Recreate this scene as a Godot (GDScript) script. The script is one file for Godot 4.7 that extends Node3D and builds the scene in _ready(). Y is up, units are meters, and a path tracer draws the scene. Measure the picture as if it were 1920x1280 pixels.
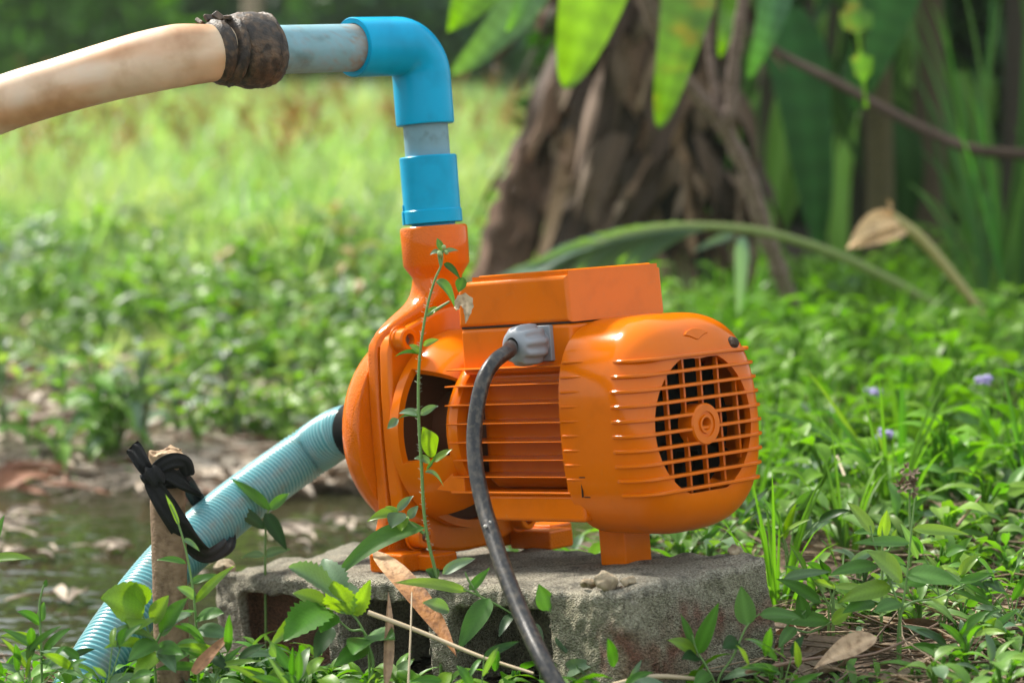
extends Node3D
# An orange water pump on a concrete block at the edge of a pond. Units are metres, y is up, the water lies at y = -0.08.

class G:
	# collects shapes and commits them as one mesh
	var v := PackedVector3Array()
	var n := PackedVector3Array()
	var uv := PackedVector2Array()
	var c := PackedColorArray()
	var idx := PackedInt32Array()
	var xf := Transform3D()
	var col := Color.WHITE

	func pt(p: Vector3, nn: Vector3, u := Vector2.ZERO) -> int:
		v.append(xf * p)
		n.append((xf.basis * nn).normalized())
		uv.append(u)
		c.append(col)
		return v.size() - 1

	func tri(i: int, j: int, k: int) -> void:
		var cr := (v[j] - v[i]).cross(v[k] - v[i])
		if cr.dot(n[i] + n[j] + n[k]) > 0.0:
			idx.append_array(PackedInt32Array([i, k, j]))
		else:
			idx.append_array(PackedInt32Array([i, j, k]))

	func quad(i: int, j: int, k: int, l: int) -> void:
		tri(i, j, k)
		tri(i, k, l)

	# rows of points, all of one length; closed joins the last column to the first; cols gives a colour per row or per point
	func grid(rows: Array, closed := false, cols = null, flip := false) -> void:
		var nr := rows.size()
		var nc: int = rows[0].size()
		var first := v.size()
		var nn := []
		for i in nr:
			var line := PackedVector3Array()
			var a: PackedVector3Array = rows[maxi(i - 1, 0)]
			var b: PackedVector3Array = rows[mini(i + 1, nr - 1)]
			var m: PackedVector3Array = rows[i]
			for j in nc:
				var l := (j - 1 + nc) % nc if closed else maxi(j - 1, 0)
				var r := (j + 1) % nc if closed else mini(j + 1, nc - 1)
				var x := (m[r] - m[l]).cross(b[j] - a[j])
				line.append(x.normalized() if x.length_squared() > 1e-18 else Vector3.ZERO)
			nn.append(line)
		for i in nr:
			for j in nc:
				var q: Vector3 = nn[i][j]
				if q == Vector3.ZERO:
					q = nn[i + 1][j] if i + 1 < nr else Vector3.ZERO
					if q == Vector3.ZERO and i > 0:
						q = nn[i - 1][j]
					if q == Vector3.ZERO:
						q = Vector3.UP
				if cols != null:
					col = cols[i] if cols[i] is Color else cols[i][j]
				pt(rows[i][j], -q if flip else q, Vector2(float(j) / (nc - 1), float(i) / (nr - 1)))
		for i in nr - 1:
			for j in (nc if closed else nc - 1):
				var k := (j + 1) % nc
				quad(first + i * nc + j, first + i * nc + k, first + (i + 1) * nc + k, first + (i + 1) * nc + j)

	# a tube along a path; radii per point
	func tube(path: PackedVector3Array, radii, sides := 10, cap := true, cols = null) -> void:
		var rows := []
		var fr := G.frames(path)
		for i in path.size():
			var r: float = radii[i] if radii is Array or radii is PackedFloat32Array else radii
			var row := PackedVector3Array()
			for j in sides:
				var a := TAU * j / sides
				row.append(path[i] + (fr[i].x * cos(a) + fr[i].y * sin(a)) * r)
			rows.append(row)
		var dots: Vector3 = (rows[0][0] - path[0])
		var sgn := ((rows[0][1 % sides] - rows[0][sides - 1]) as Vector3).cross(path[1] - path[0]).dot(dots)
		grid(rows, true, cols, sgn < 0.0)
		if cap:
			for e in [0, path.size() - 1]:
				var out := (path[1] - path[0]).normalized() * -1.0 if e == 0 else (path[e] - path[e - 1]).normalized()
				var ce := pt(path[e], out)
				var ring := []
				for j in sides:
					ring.append(pt(rows[e][j], out))
				for j in sides:
					tri(ce, ring[j], ring[(j + 1) % sides])

	static func frames(path: PackedVector3Array) -> Array:
		var res := []
		var t := (path[1] - path[0]).normalized()
		var x := t.cross(Vector3(0.13, 0.37, 0.92)).normalized()
		for i in path.size():
			t = (path[mini(i + 1, path.size() - 1)] - path[maxi(i - 1, 0)]).normalized()
			x = (x - t * x.dot(t)).normalized()
			res.append(Basis(x, t.cross(x), t))
		return res

	# turned shape: profile of Vector2(height along y, radius); sharp corners are kept sharp; keep(i, j) may leave cells out
	func lathe(profile: Array, seg := 32, keep = null) -> void:
		var m := profile.size()
		var first := -1
		for i in m - 1:
			var d: Vector2 = (profile[i + 1] - profile[i])
			if d.length() < 1e-7:
				continue
			d = d.normalized()
			var ns := []
			for e in 2:
				var other := i - 1 if e == 0 else i + 1
				var q := d
				if other >= 0 and other < m - 1:
					var f: Vector2 = (profile[other + 1] - profile[other]).normalized()
					if f.dot(d) > 0.8:
						q = (d + f).normalized()
				ns.append(Vector2(-q.y, q.x))
			first = v.size()
			for e in 2:
				var p: Vector2 = profile[i + e]
				for j in seg + 1:
					var a := TAU * j / seg
					pt(Vector3(cos(a) * p.y, p.x, sin(a) * p.y), Vector3(cos(a) * ns[e].y, ns[e].x, sin(a) * ns[e].y))
			for j in seg:
				if keep != null and not keep.call(i, j):
					continue
				quad(first + j, first + j + 1, first + seg + 1 + j + 1, first + seg + 1 + j)

	# outline in x, y pushed from z = h0 to z = h1 with rounded rims
	func prism(poly: PackedVector2Array, h0: float, h1: float, b := 0.0, steps := 2) -> void:
		var area := 0.0
		var m := poly.size()
		for i in m:
			area += poly[i].cross(poly[(i + 1) % m])
		if area < 0.0:
			poly = poly.duplicate()
			poly.reverse()
		var en := []
		for i in m:
			var d := (poly[(i + 1) % m] - poly[i]).normalized()
			en.append(Vector2(d.y, -d.x))
		var mit := []
		for i in m:
			var s: Vector2 = en[i] + en[(i - 1 + m) % m]
			mit.append(s / maxf(0.35, s.length_squared() * 0.5))
		var levels := []
		if b > 0.0:
			for k in steps + 1:
				var a := PI / 2 * (1.0 - float(k) / steps)
				levels.append([h0 + b * (1.0 - sin(a)), b * (1.0 - cos(a)), -sin(a)])
			for k in steps + 1:
				var a := PI / 2 * float(k) / steps
				levels.append([h1 - b * (1.0 - sin(a)), b * (1.0 - cos(a)), sin(a)])
		else:
			levels = [[h0, 0.0, 0.0], [h1, 0.0, 0.0]]
		for i in m:
			var k := (i + 1) % m
			var na: Vector2 = en[i]
			var nb: Vector2 = en[i]
			if en[i].dot(en[(i - 1 + m) % m]) > 0.75:
				na = mit[i].normalized()
			if en[i].dot(en[k]) > 0.75:
				nb = mit[k].normalized()
			var last := -1
			for l in levels:
				var w := sqrt(maxf(0.0, 1.0 - l[2] * l[2]))
				var pa: Vector2 = poly[i] - mit[i] * l[1]
				var pb: Vector2 = poly[k] - mit[k] * l[1]
				var ia := pt(Vector3(pa.x, pa.y, l[0]), Vector3(na.x * w, na.y * w, l[2]))
				pt(Vector3(pb.x, pb.y, l[0]), Vector3(nb.x * w, nb.y * w, l[2]))
				if last >= 0:
					quad(last, last + 1, ia + 1, ia)
				last = ia
		var inner := PackedVector2Array()
		for i in m:
			inner.append(poly[i] - mit[i] * b)
		var tr := Geometry2D.triangulate_polygon(inner)
		for s in 2:
			var f := v.size()
			for p in inner:
				pt(Vector3(p.x, p.y, [h0, h1][s]), Vector3(0, 0, [-1, 1][s]))
			for i in tr.size() / 3:
				tri(f + tr[i * 3], f + tr[i * 3 + 1], f + tr[i * 3 + 2])

	# box with rounded edges; warp may move its points
	func rbox(ce: Vector3, half: Vector3, r: float, seg := 2, warp = null) -> void:
		var first := v.size()
		var cols := 4 * (seg + 1)
		var nr := 2 * (seg + 1)
		for i in nr:
			var hemi := 1.0 if i > seg else -1.0
			var la := (float(i % (seg + 1)) / seg - (1.0 if i <= seg else 0.0)) * PI / 2
			for j in cols:
				var q := j / (seg + 1)
				var lo := (q + float(j % (seg + 1)) / seg) * PI / 2
				var d := Vector3(cos(la) * cos(lo), sin(la), cos(la) * sin(lo))
				var mid := (q + 0.5) * PI / 2
				var s := Vector3(signf(cos(mid)), hemi, signf(sin(mid)))
				var p := Vector3(s.x * (half.x - r), s.y * (half.y - r), s.z * (half.z - r)) + d * r
				if warp != null:
					p = warp.call(p)
				pt(ce + p, d)
		for i in nr - 1:
			for j in cols:
				var k := (j + 1) % cols
				quad(first + i * cols + j, first + i * cols + k, first + (i + 1) * cols + k, first + (i + 1) * cols + j)
		for i in [0, nr - 1]:
			var s := []
			for q in 4:
				s.append(first + i * cols + q * (seg + 1))
			quad(s[0], s[1], s[2], s[3])

	# a leaf blade: quadratic spine a, m, b; up is where its upper face looks; kind 0 lance, 1 oval, 2 strap
	func leaf(a: Vector3, m: Vector3, b: Vector3, width: float, up: Vector3, kind := 0, serr := 0.0, fold := 0.25, wave := 0.0, nl := 9, base := Color.WHITE, rng: RandomNumberGenerator = null) -> void:
		var rows := []
		var cols := []
		var ph := rng.randf() * TAU if rng else 0.0
		for i in nl + 1:
			var t := float(i) / nl
			var p := a.lerp(m, t).lerp(m.lerp(b, t), t)
			var tg := (a.lerp(m, t).direction_to(m.lerp(b, t)))
			var side := tg.cross(up).normalized()
			if side.length_squared() < 0.5:
				side = tg.cross(Vector3(0.3, 0.2, 0.9)).normalized()
			var nor := side.cross(tg).normalized()
			var w := 0.0
			match kind:
				0: w = 2.6 * pow(t + 0.004, 0.62) * (1.0 - t) * (1.0 + 0.25 * (1.0 - t))
				1: w = 1.02 * pow(sin(PI * pow(t * 0.985 + 0.008, 0.72)), 0.85)
				2: w = minf(1.0, 0.45 + t * 3.0) * pow(1.0 - t, 0.58) * 1.1
			w = clampf(w, 0.015, 1.15) * width * 0.5
			if serr > 0.0 and i % 2 == 1 and i < nl:
				w *= 1.0 + serr
			var line := PackedVector3Array()
			var cl := []
			for j in 5:
				var s := (j - 2) / 2.0
				var off := side * s * w + nor * (absf(s) * w * fold)
				off += nor * wave * width * sin(t * 9.0 + ph + s * 2.0) * absf(s)
				line.append(p + off)
				var k := 1.0
				if j == 2:
					k = 1.28
				elif j % 2 == 1:
					k = 0.93
				cl.append(Color(base.r * k, base.g * k, base.b * k))
			rows.append(line)
			cols.append(cl)
		grid(rows, false, cols)

	func done(mat: Material) -> ArrayMesh:
		var arr := []
		arr.resize(Mesh.ARRAY_MAX)
		arr[Mesh.ARRAY_VERTEX] = v
		arr[Mesh.ARRAY_NORMAL] = n
		arr[Mesh.ARRAY_TEX_UV] = uv
		arr[Mesh.ARRAY_COLOR] = c
		arr[Mesh.ARRAY_INDEX] = idx
		var am := ArrayMesh.new()
		am.add_surface_from_arrays(Mesh.PRIMITIVE_TRIANGLES, arr)
		am.surface_set_material(0, mat)
		return am

const EYE := Vector3(0, 0.45, 0)
const PITCH := -6.0
const PX := 4840.0
var M := {}
var rng := RandomNumberGenerator.new()
var bumps := FastNoiseLite.new()
var lumps := FastNoiseLite.new()
var names := {}

# the place at distance d (along the view axis) that the photograph's pixel x, y looks at
func at(x: float, y: float, d: float) -> Vector3:
	return EYE + Basis(Vector3.RIGHT, deg_to_rad(PITCH)) * (Vector3((x - 960.0) / PX, (640.0 - y) / PX, -1.0) * d)

func px_len(px: float, d: float) -> float:
	return px * d / PX

func numbered(called: String) -> String:
	names[called] = names.get(called, -1) + 1
	return called if names[called] == 0 else "%s_%03d" % [called, names[called]]

func tag(o: Node3D, label: String, category: String, group := "") -> Node3D:
	o.set_meta("label", label)
	o.set_meta("category", category)
	if group:
		o.set_meta("group", group)
	return o

func thing(called: String, label: String, category: String, where := Vector3.ZERO, group := "") -> Node3D:
	var o := Node3D.new()
	o.name = numbered(called)
	add_child(o)
	o.position = where
	return tag(o, label, category, group)

# a mesh; under a thing whose shapes were given in world places they are moved to the thing's own origin
func part(called: String, g: G, mat: Material, parent: Node3D, world := false) -> MeshInstance3D:
	var o := MeshInstance3D.new()
	if world:
		var root := parent
		while root.get_parent() != self:
			root = root.get_parent()
		for i in g.v.size():
			g.v[i] -= root.position
	o.name = called
	o.mesh = g.done(mat)
	parent.add_child(o, true)
	return o

# a thing that is one mesh, its origin at the middle of its base
func solo(called: String, g: G, mat: Material, label: String, category: String, group := "") -> MeshInstance3D:
	var box := AABB(g.v[0], Vector3.ZERO)
	for p in g.v:
		box = box.expand(p)
	var base := box.position + Vector3(box.size.x / 2, 0, box.size.z / 2)
	for i in g.v.size():
		g.v[i] -= base
	var o := MeshInstance3D.new()
	o.name = numbered(called)
	o.mesh = g.done(mat)
	add_child(o)
	o.position = base
	tag(o, label, category, group)
	return o

func setting(called: String, g: G, mat: Material, kind := "structure") -> MeshInstance3D:
	var o := MeshInstance3D.new()
	o.name = numbered(called)
	o.mesh = g.done(mat)
	add_child(o)
	o.set_meta("kind", kind)
	return o

func scatter(called: String, mesh: Mesh, where: Array, tints: Array, label: String, category: String, parent: Node3D = null) -> MultiMeshInstance3D:
	var mm := MultiMesh.new()
	mm.transform_format = MultiMesh.TRANSFORM_3D
	mm.use_colors = true
	mm.mesh = mesh
	mm.instance_count = where.size()
	for i in where.size():
		mm.set_instance_transform(i, where[i])
		mm.set_instance_color(i, tints[i])
	var o := MultiMeshInstance3D.new()
	o.multimesh = mm
	if parent:
		o.name = called
		parent.add_child(o, true)
	else:
		o.name = numbered(called)
		add_child(o)
		tag(o, label, category)
	o.set_meta("kind", "stuff")
	return o

func smooth_path(pts: Array, per := 6) -> PackedVector3Array:
	var r := PackedVector3Array()
	for i in pts.size() - 1:
		var p0: Vector3 = pts[maxi(i - 1, 0)]
		var p1: Vector3 = pts[i]
		var p2: Vector3 = pts[i + 1]
		var p3: Vector3 = pts[mini(i + 2, pts.size() - 1)]
		for k in per:
			r.append(p1.cubic_interpolate(p2, p0, p3, float(k) / per))
	r.append(pts[-1])
	return r

func lin(a: Array, n: int) -> Array:
	# a short list of numbers stretched to n values
	var r := []
	for i in n:
		var t := float(i) / (n - 1) * (a.size() - 1)
		var k := mini(int(t), a.size() - 2)
		r.append(lerpf(a[k], a[k + 1], t - k))
	return r

# the surface where field(p) = 0 inside a box, cells of size h; tint(p) colours it
func nets(g: G, lo: Vector3, hi: Vector3, h: float, field: Callable, tint = null) -> void:
	var nx := int(ceil((hi.x - lo.x) / h)) + 1
	var ny := int(ceil((hi.y - lo.y) / h)) + 1
	var nz := int(ceil((hi.z - lo.z) / h)) + 1
	var f := PackedFloat32Array()
	f.resize(nx * ny * nz)
	for k in nz:
		for j in ny:
			for i in nx:
				f[i + nx * (j + ny * k)] = field.call(lo + Vector3(i, j, k) * h)
	var at_cell := PackedInt32Array()
	at_cell.resize(nx * ny * nz)
	at_cell.fill(-1)
	var corner := [0, 1, nx, nx + 1, nx * ny, nx * ny + 1, nx * ny + nx, nx * ny + nx + 1]
	var place := [Vector3(0, 0, 0), Vector3(1, 0, 0), Vector3(0, 1, 0), Vector3(1, 1, 0), Vector3(0, 0, 1), Vector3(1, 0, 1), Vector3(0, 1, 1), Vector3(1, 1, 1)]
	var edges := [[0, 1], [2, 3], [4, 5], [6, 7], [0, 2], [1, 3], [4, 6], [5, 7], [0, 4], [1, 5], [2, 6], [3, 7]]
	for k in nz - 1:
		for j in ny - 1:
			for i in nx - 1:
				var b := i + nx * (j + ny * k)
				var neg := 0
				for q in corner:
					if f[b + q] < 0.0:
						neg += 1
				if neg == 0 or neg == 8:
					continue
				var s := Vector3.ZERO
				var m := 0
				for e in edges:
					var fa := f[b + corner[e[0]]]
					var fb := f[b + corner[e[1]]]
					if (fa < 0.0) != (fb < 0.0):
						s += (place[e[0]] as Vector3).lerp(place[e[1]], fa / (fa - fb))
						m += 1
				var p := lo + (Vector3(i, j, k) + s / m) * h
				var gr := Vector3(f[b + 1] - f[b] + f[b + corner[7]] - f[b + corner[6]], f[b + nx] - f[b] + f[b + corner[7]] - f[b + corner[5]], f[b + nx * ny] - f[b] + f[b + corner[7]] - f[b + corner[3]])
				if tint != null:
					g.col = tint.call(p)
				at_cell[b] = g.pt(p, gr)
	for k in range(1, nz - 1):
		for j in range(1, ny - 1):
			for i in range(1, nx - 1):
				var b := i + nx * (j + ny * k)
				var ins := f[b] < 0.0
				for ax in 3:
					var st: int = [1, nx, nx * ny][ax]
					if (f[b + st] < 0.0) == ins:
						continue
					var u: int = [nx, nx * ny, 1][ax]
					var w: int = [nx * ny, 1, nx][ax]
					g.quad(at_cell[b], at_cell[b - u], at_cell[b - u - w], at_cell[b - w])

func noise_tex(freq: float, sd: int, ramp: Array, size := 512, oct := 5, type := FastNoiseLite.TYPE_SIMPLEX_SMOOTH, normal := 0.0) -> NoiseTexture2D:
	var t := NoiseTexture2D.new()
	var nz := FastNoiseLite.new()
	nz.noise_type = type
	nz.seed = sd
	nz.frequency = freq
	nz.fractal_octaves = oct
	t.noise = nz
	t.width = size
	t.height = size
	t.seamless = true
	if normal > 0.0:
		t.as_normal_map = true
		t.bump_strength = normal
	if ramp:
		var gr := Gradient.new()
		gr.offsets = PackedFloat32Array()
		gr.colors = PackedColorArray()
		var off := PackedFloat32Array()
		var cs := PackedColorArray()
		for r in ramp:
			off.append(r[0])
			cs.append(r[1])
		gr.offsets = off
		gr.colors = cs
		t.color_ramp = gr
	return t

func grey(x: float) -> Color:
	return Color(x, x, x)

# s is how many repeats of the texture fit in a metre
func mat(called: String, c: Color, rough: float, tex: Texture2D = null, s := 4.0, height: Texture2D = null, hs := 0.1, vert := false) -> StandardMaterial3D:
	var m := StandardMaterial3D.new()
	m.resource_name = called
	m.albedo_color = c
	m.roughness = rough
	m.vertex_color_use_as_albedo = vert
	m.cull_mode = BaseMaterial3D.CULL_DISABLED
	if tex or height:
		m.uv1_triplanar = true
		m.uv1_scale = Vector3(s, s, s)
	if tex:
		m.albedo_texture = tex
	if height:
		m.heightmap_enabled = true
		m.heightmap_texture = height
		m.heightmap_scale = hs
	M[called] = m
	return m

# faint side veins and blotches of a leaf, across u and along v
func veins() -> ImageTexture:
	var im := Image.create(96, 256, false, Image.FORMAT_RGB8)
	for y in 256:
		for x in 96:
			var u := absf(x / 95.0 - 0.5) * 2.0
			var t := fposmod(y / 255.0 * 11.0 - u * 1.7, 1.0)
			var k := 0.90 + 0.10 * smoothstep(0.0, 0.16, minf(t, 1.0 - t)) - 0.03 * sin(u * 40.0)
			k *= 0.94 + 0.10 * bumps.get_noise_2d(x * 14.0, y * 7.0)
			k = minf(k, 1.0)
			im.set_pixel(x, y, Color(k, k, k).linear_to_srgb())
	return ImageTexture.create_from_image(im)

func materials() -> void:
	var fine := noise_tex(0.06, 3, [], 512, 4)
	var pits := noise_tex(0.11, 9, [], 512, 3)
	var wear := noise_tex(0.012, 5, [[0.0, grey(0.94)], [0.45, grey(0.99)], [1.0, Color(1, 1, 1)]], 512, 6)
	var dust := noise_tex(0.03, 12, [[0.0, Color(0, 0, 0)], [0.66, Color(0, 0, 0)], [0.9, grey(0.08)], [1.0, grey(0.25)]], 1024, 6)
	var orange := Color(0.85, 0.42, 0.0)
	for k in ["paint", "cast"]:
		var m := mat(k, orange, 0.28, wear, 5.0, fine if k == "paint" else pits, 0.006 if k == "paint" else 0.075)
		m.clearcoat_enabled = true
		m.clearcoat = 0.5
		m.clearcoat_roughness = 0.12
		m.metallic_specular = 0.08
		m.detail_enabled = true
		m.detail_albedo = noise_tex(0.02, 4, [[0.0, Color(0.62, 0.45, 0.3)], [1.0, Color(0.78, 0.6, 0.44)]], 64, 3)
		m.detail_mask = dust
		m.detail_uv_layer = BaseMaterial3D.DETAIL_UV_1
		if k == "cast":
			m.albedo_color = Color(0.83, 0.40, 0.0)
			m.uv1_scale = Vector3(9, 9, 9)
			m.roughness = 0.33
	mat("black_plastic", grey(0.07), 0.6, wear, 8.0).metallic_specular = 0.15
	mat("steel", Color(0.62, 0.6, 0.57), 0.35, wear, 20.0).metallic = 0.9
	mat("shaded_casting", Color(0.34, 0.17, 0.05), 0.7, wear, 8.0)  # shaft housing: shade inside the bracket is put into this dark brown colour
	mat("grey_plastic", Color(0.56, 0.58, 0.6), 0.42, wear, 10.0, fine, 0.006)
	mat("groove", Color(0.16, 0.06, 0.01), 0.7)
	var bl := mat("blue_pvc", Color(0.0, 0.63, 0.80), 0.32, noise_tex(0.01, 21, [[0.0, Color(0.86, 0.88, 0.88)], [0.5, Color(1, 1, 1)], [1.0, Color(0.96, 1, 1)]], 512, 5), 6.0, fine, 0.004)
	bl.clearcoat_enabled = true
	bl.metallic_specular = 0.2
	bl.clearcoat = 0.16
	bl.clearcoat_roughness = 0.25
	mat("old_pipe", Color(1, 1, 1), 0.5, noise_tex(0.014, 31, [[0.0, Color(0.7, 0.66, 0.6)], [0.4, Color(0.94, 0.95, 0.93)], [1.0, Color(1, 1, 1)]], 512, 6), 7.0, fine, 0.006, true)
	var sk := mat("soft_hose", Color(1, 1, 1), 0.42, noise_tex(0.006, 41, [[0.0, Color(0.74, 0.62, 0.5)], [0.3, Color(0.9, 0.82, 0.74)], [0.55, Color(1, 0.95, 0.9)], [1.0, Color(1, 1, 1)]], 1024, 7), 3.2, fine, 0.012, true)
	sk.subsurf_scatter_enabled = true
	sk.subsurf_scatter_strength = 0.15
	mat("rubber", Color(1, 1, 1), 0.62, noise_tex(0.02, 51, [[0.0, Color(0.13, 0.1, 0.08)], [0.5, Color(0.19, 0.165, 0.14)], [0.62, Color(0.33, 0.26, 0.19)], [1.0, Color(0.50, 0.40, 0.29)]], 512, 7), 9.0, pits, 0.05)
	var rh := mat("ribbed_hose", Color(1, 1, 1), 0.3, null, 1.0, null, 0.1, true)
	rh.clearcoat_enabled = true
	rh.clearcoat = 0.3
	rh.clearcoat_roughness = 0.2
	rh.backlight_enabled = true
	rh.backlight = Color(0.3, 0.3, 0.3)
	mat("cable", Color(1, 1, 1), 0.36, noise_tex(0.025, 61, [[0.0, Color(0.05, 0.05, 0.055)], [0.50, Color(0.075, 0.075, 0.08)], [0.60, Color(0.24, 0.22, 0.19)], [1.0, Color(0.42, 0.37, 0.3)]], 512, 6), 14.0, fine, 0.012)
	mat("cloth", Color(1, 1, 1), 0.9, noise_tex(0.05, 71, [[0.0, grey(0.035)], [1.0, grey(0.085)]], 256, 4), 20.0, fine, 0.03)
	mat("post_wood", Color(1, 1, 1), 0.8, noise_tex(0.02, 81, [[0.0, Color(0.62, 0.57, 0.5)], [0.5, Color(0.9, 0.88, 0.84)], [1.0, Color(1, 1, 1)]], 512, 6), 9.0, fine, 0.06, true)
	var conc := noise_tex(0.05, 91, [[0.0, Color(0.42, 0.4, 0.36)], [0.34, Color(0.68, 0.66, 0.61)], [0.52, Color(0.9, 0.88, 0.83)], [0.68, Color(1, 0.99, 0.95)], [1.0, Color(1, 1, 0.98)]], 1024, 7)
	mat("concrete", Color(1, 1, 1), 0.92, conc, 7.0, noise_tex(0.09, 92, [], 1024, 5), 1.1, true)
	mat("soil", Color(1, 1, 1), 0.95, noise_tex(0.05, 101, [[0.0, Color(0.5, 0.46, 0.42)], [0.5, Color(0.85, 0.8, 0.75)], [1.0, Color(1, 1, 1)]], 1024, 7), 2.2, noise_tex(0.08, 102, [], 512, 6), 1.2, true)
	var lf := mat("leaf", Color(1, 1, 1), 0.42, null, 1.0, null, 0.1, true)
	lf.metallic_specular = 0.36
	lf.backlight_enabled = true
	lf.backlight = Color(0.9, 1.0, 0.36)
	lf.albedo_texture = veins()
	var lt := mat("thin_leaf", Color(1, 1, 1), 0.38, null, 1.0, null, 0.1, true)
	lt.backlight_enabled = true
	lt.backlight = Color(1.0, 1.0, 0.22)
	lt.albedo_texture = lf.albedo_texture
	var gm := mat("grass", Color(1, 1, 1), 0.42, null, 1.0, null, 0.1, true)
	gm.metallic_specular = 0.36
	gm.backlight_enabled = true
	gm.backlight = Color(0.92, 1.0, 0.55)
	var dk := mat("thick_leaf", Color(1, 1, 1), 0.4, null, 1.0, null, 0.1, true)
	dk.metallic_specular = 0.2
	dk.backlight_enabled = true
	dk.backlight = Color(0.35, 0.4, 0.12)
	var dl := mat("dry_leaf", Color(1, 1, 1), 0.75, noise_tex(0.03, 111, [[0.0, Color(0.45, 0.38, 0.32)], [0.45, Color(0.9, 0.88, 0.84)], [1.0, Color(1, 1, 1)]], 512, 5), 9.0, fine, 0.05, true)
	dl.backlight_enabled = true
	dl.backlight = Color(0.3, 0.22, 0.14)
	mat("bark", Color(1, 1, 1), 0.9, noise_tex(0.04, 121, [[0.0, Color(0.4, 0.36, 0.33)], [0.5, Color(0.86, 0.83, 0.8)], [1.0, Color(1, 1, 1)]], 512, 6), 5.0, pits, 0.4, true)
	mat("stem", Color(1, 1, 1), 0.5, null, 1.0, null, 0.1, true)
	mat("plaster", Color(0.8, 0.62, 0.5), 0.9, conc, 1.0)
	var w := mat("water", Color(0.19, 0.19, 0.12), 0.04)
	w.metallic_specular = 0.5
	w.uv1_triplanar = true
	w.uv1_scale = Vector3(2.5, 2.5, 2.5)
	w.heightmap_enabled = true
	w.heightmap_texture = noise_tex(0.012, 131, [], 512, 3)
	w.heightmap_scale = 0.18

# half-extents of the fan cover's section (a rounded barrel) in a direction
func cover_point(a: float) -> Vector2:
	var cz := cos(a)
	var sy := sin(a)
	var e := 3.1 if sy > 0.0 else 2.9
	var r := pow(pow(absf(cz) / 0.0668, e) + pow(absf(sy) / (0.0768 if sy > 0.0 else 0.0742), e), -1.0 / e)
	return Vector2(cz * r, sy * r)   # z, y

func cover_half(y: float) -> float:
	var e := 3.1 if y > 0.0 else 2.9
	return 0.0668 * pow(maxf(0.0, 1.0 - pow(absf(y) / (0.0768 if y > 0.0 else 0.0742), e)), 1.0 / e)

func cover_round(a: float) -> float:
	var s := sin(a)
	return 0.0165 + (0.0155 * pow(maxf(0.0, s), 1.6) if s > 0.0 else 0.011 * pow(-s, 1.6))

const X0 := 0.184
const X1 := 0.2570

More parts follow.
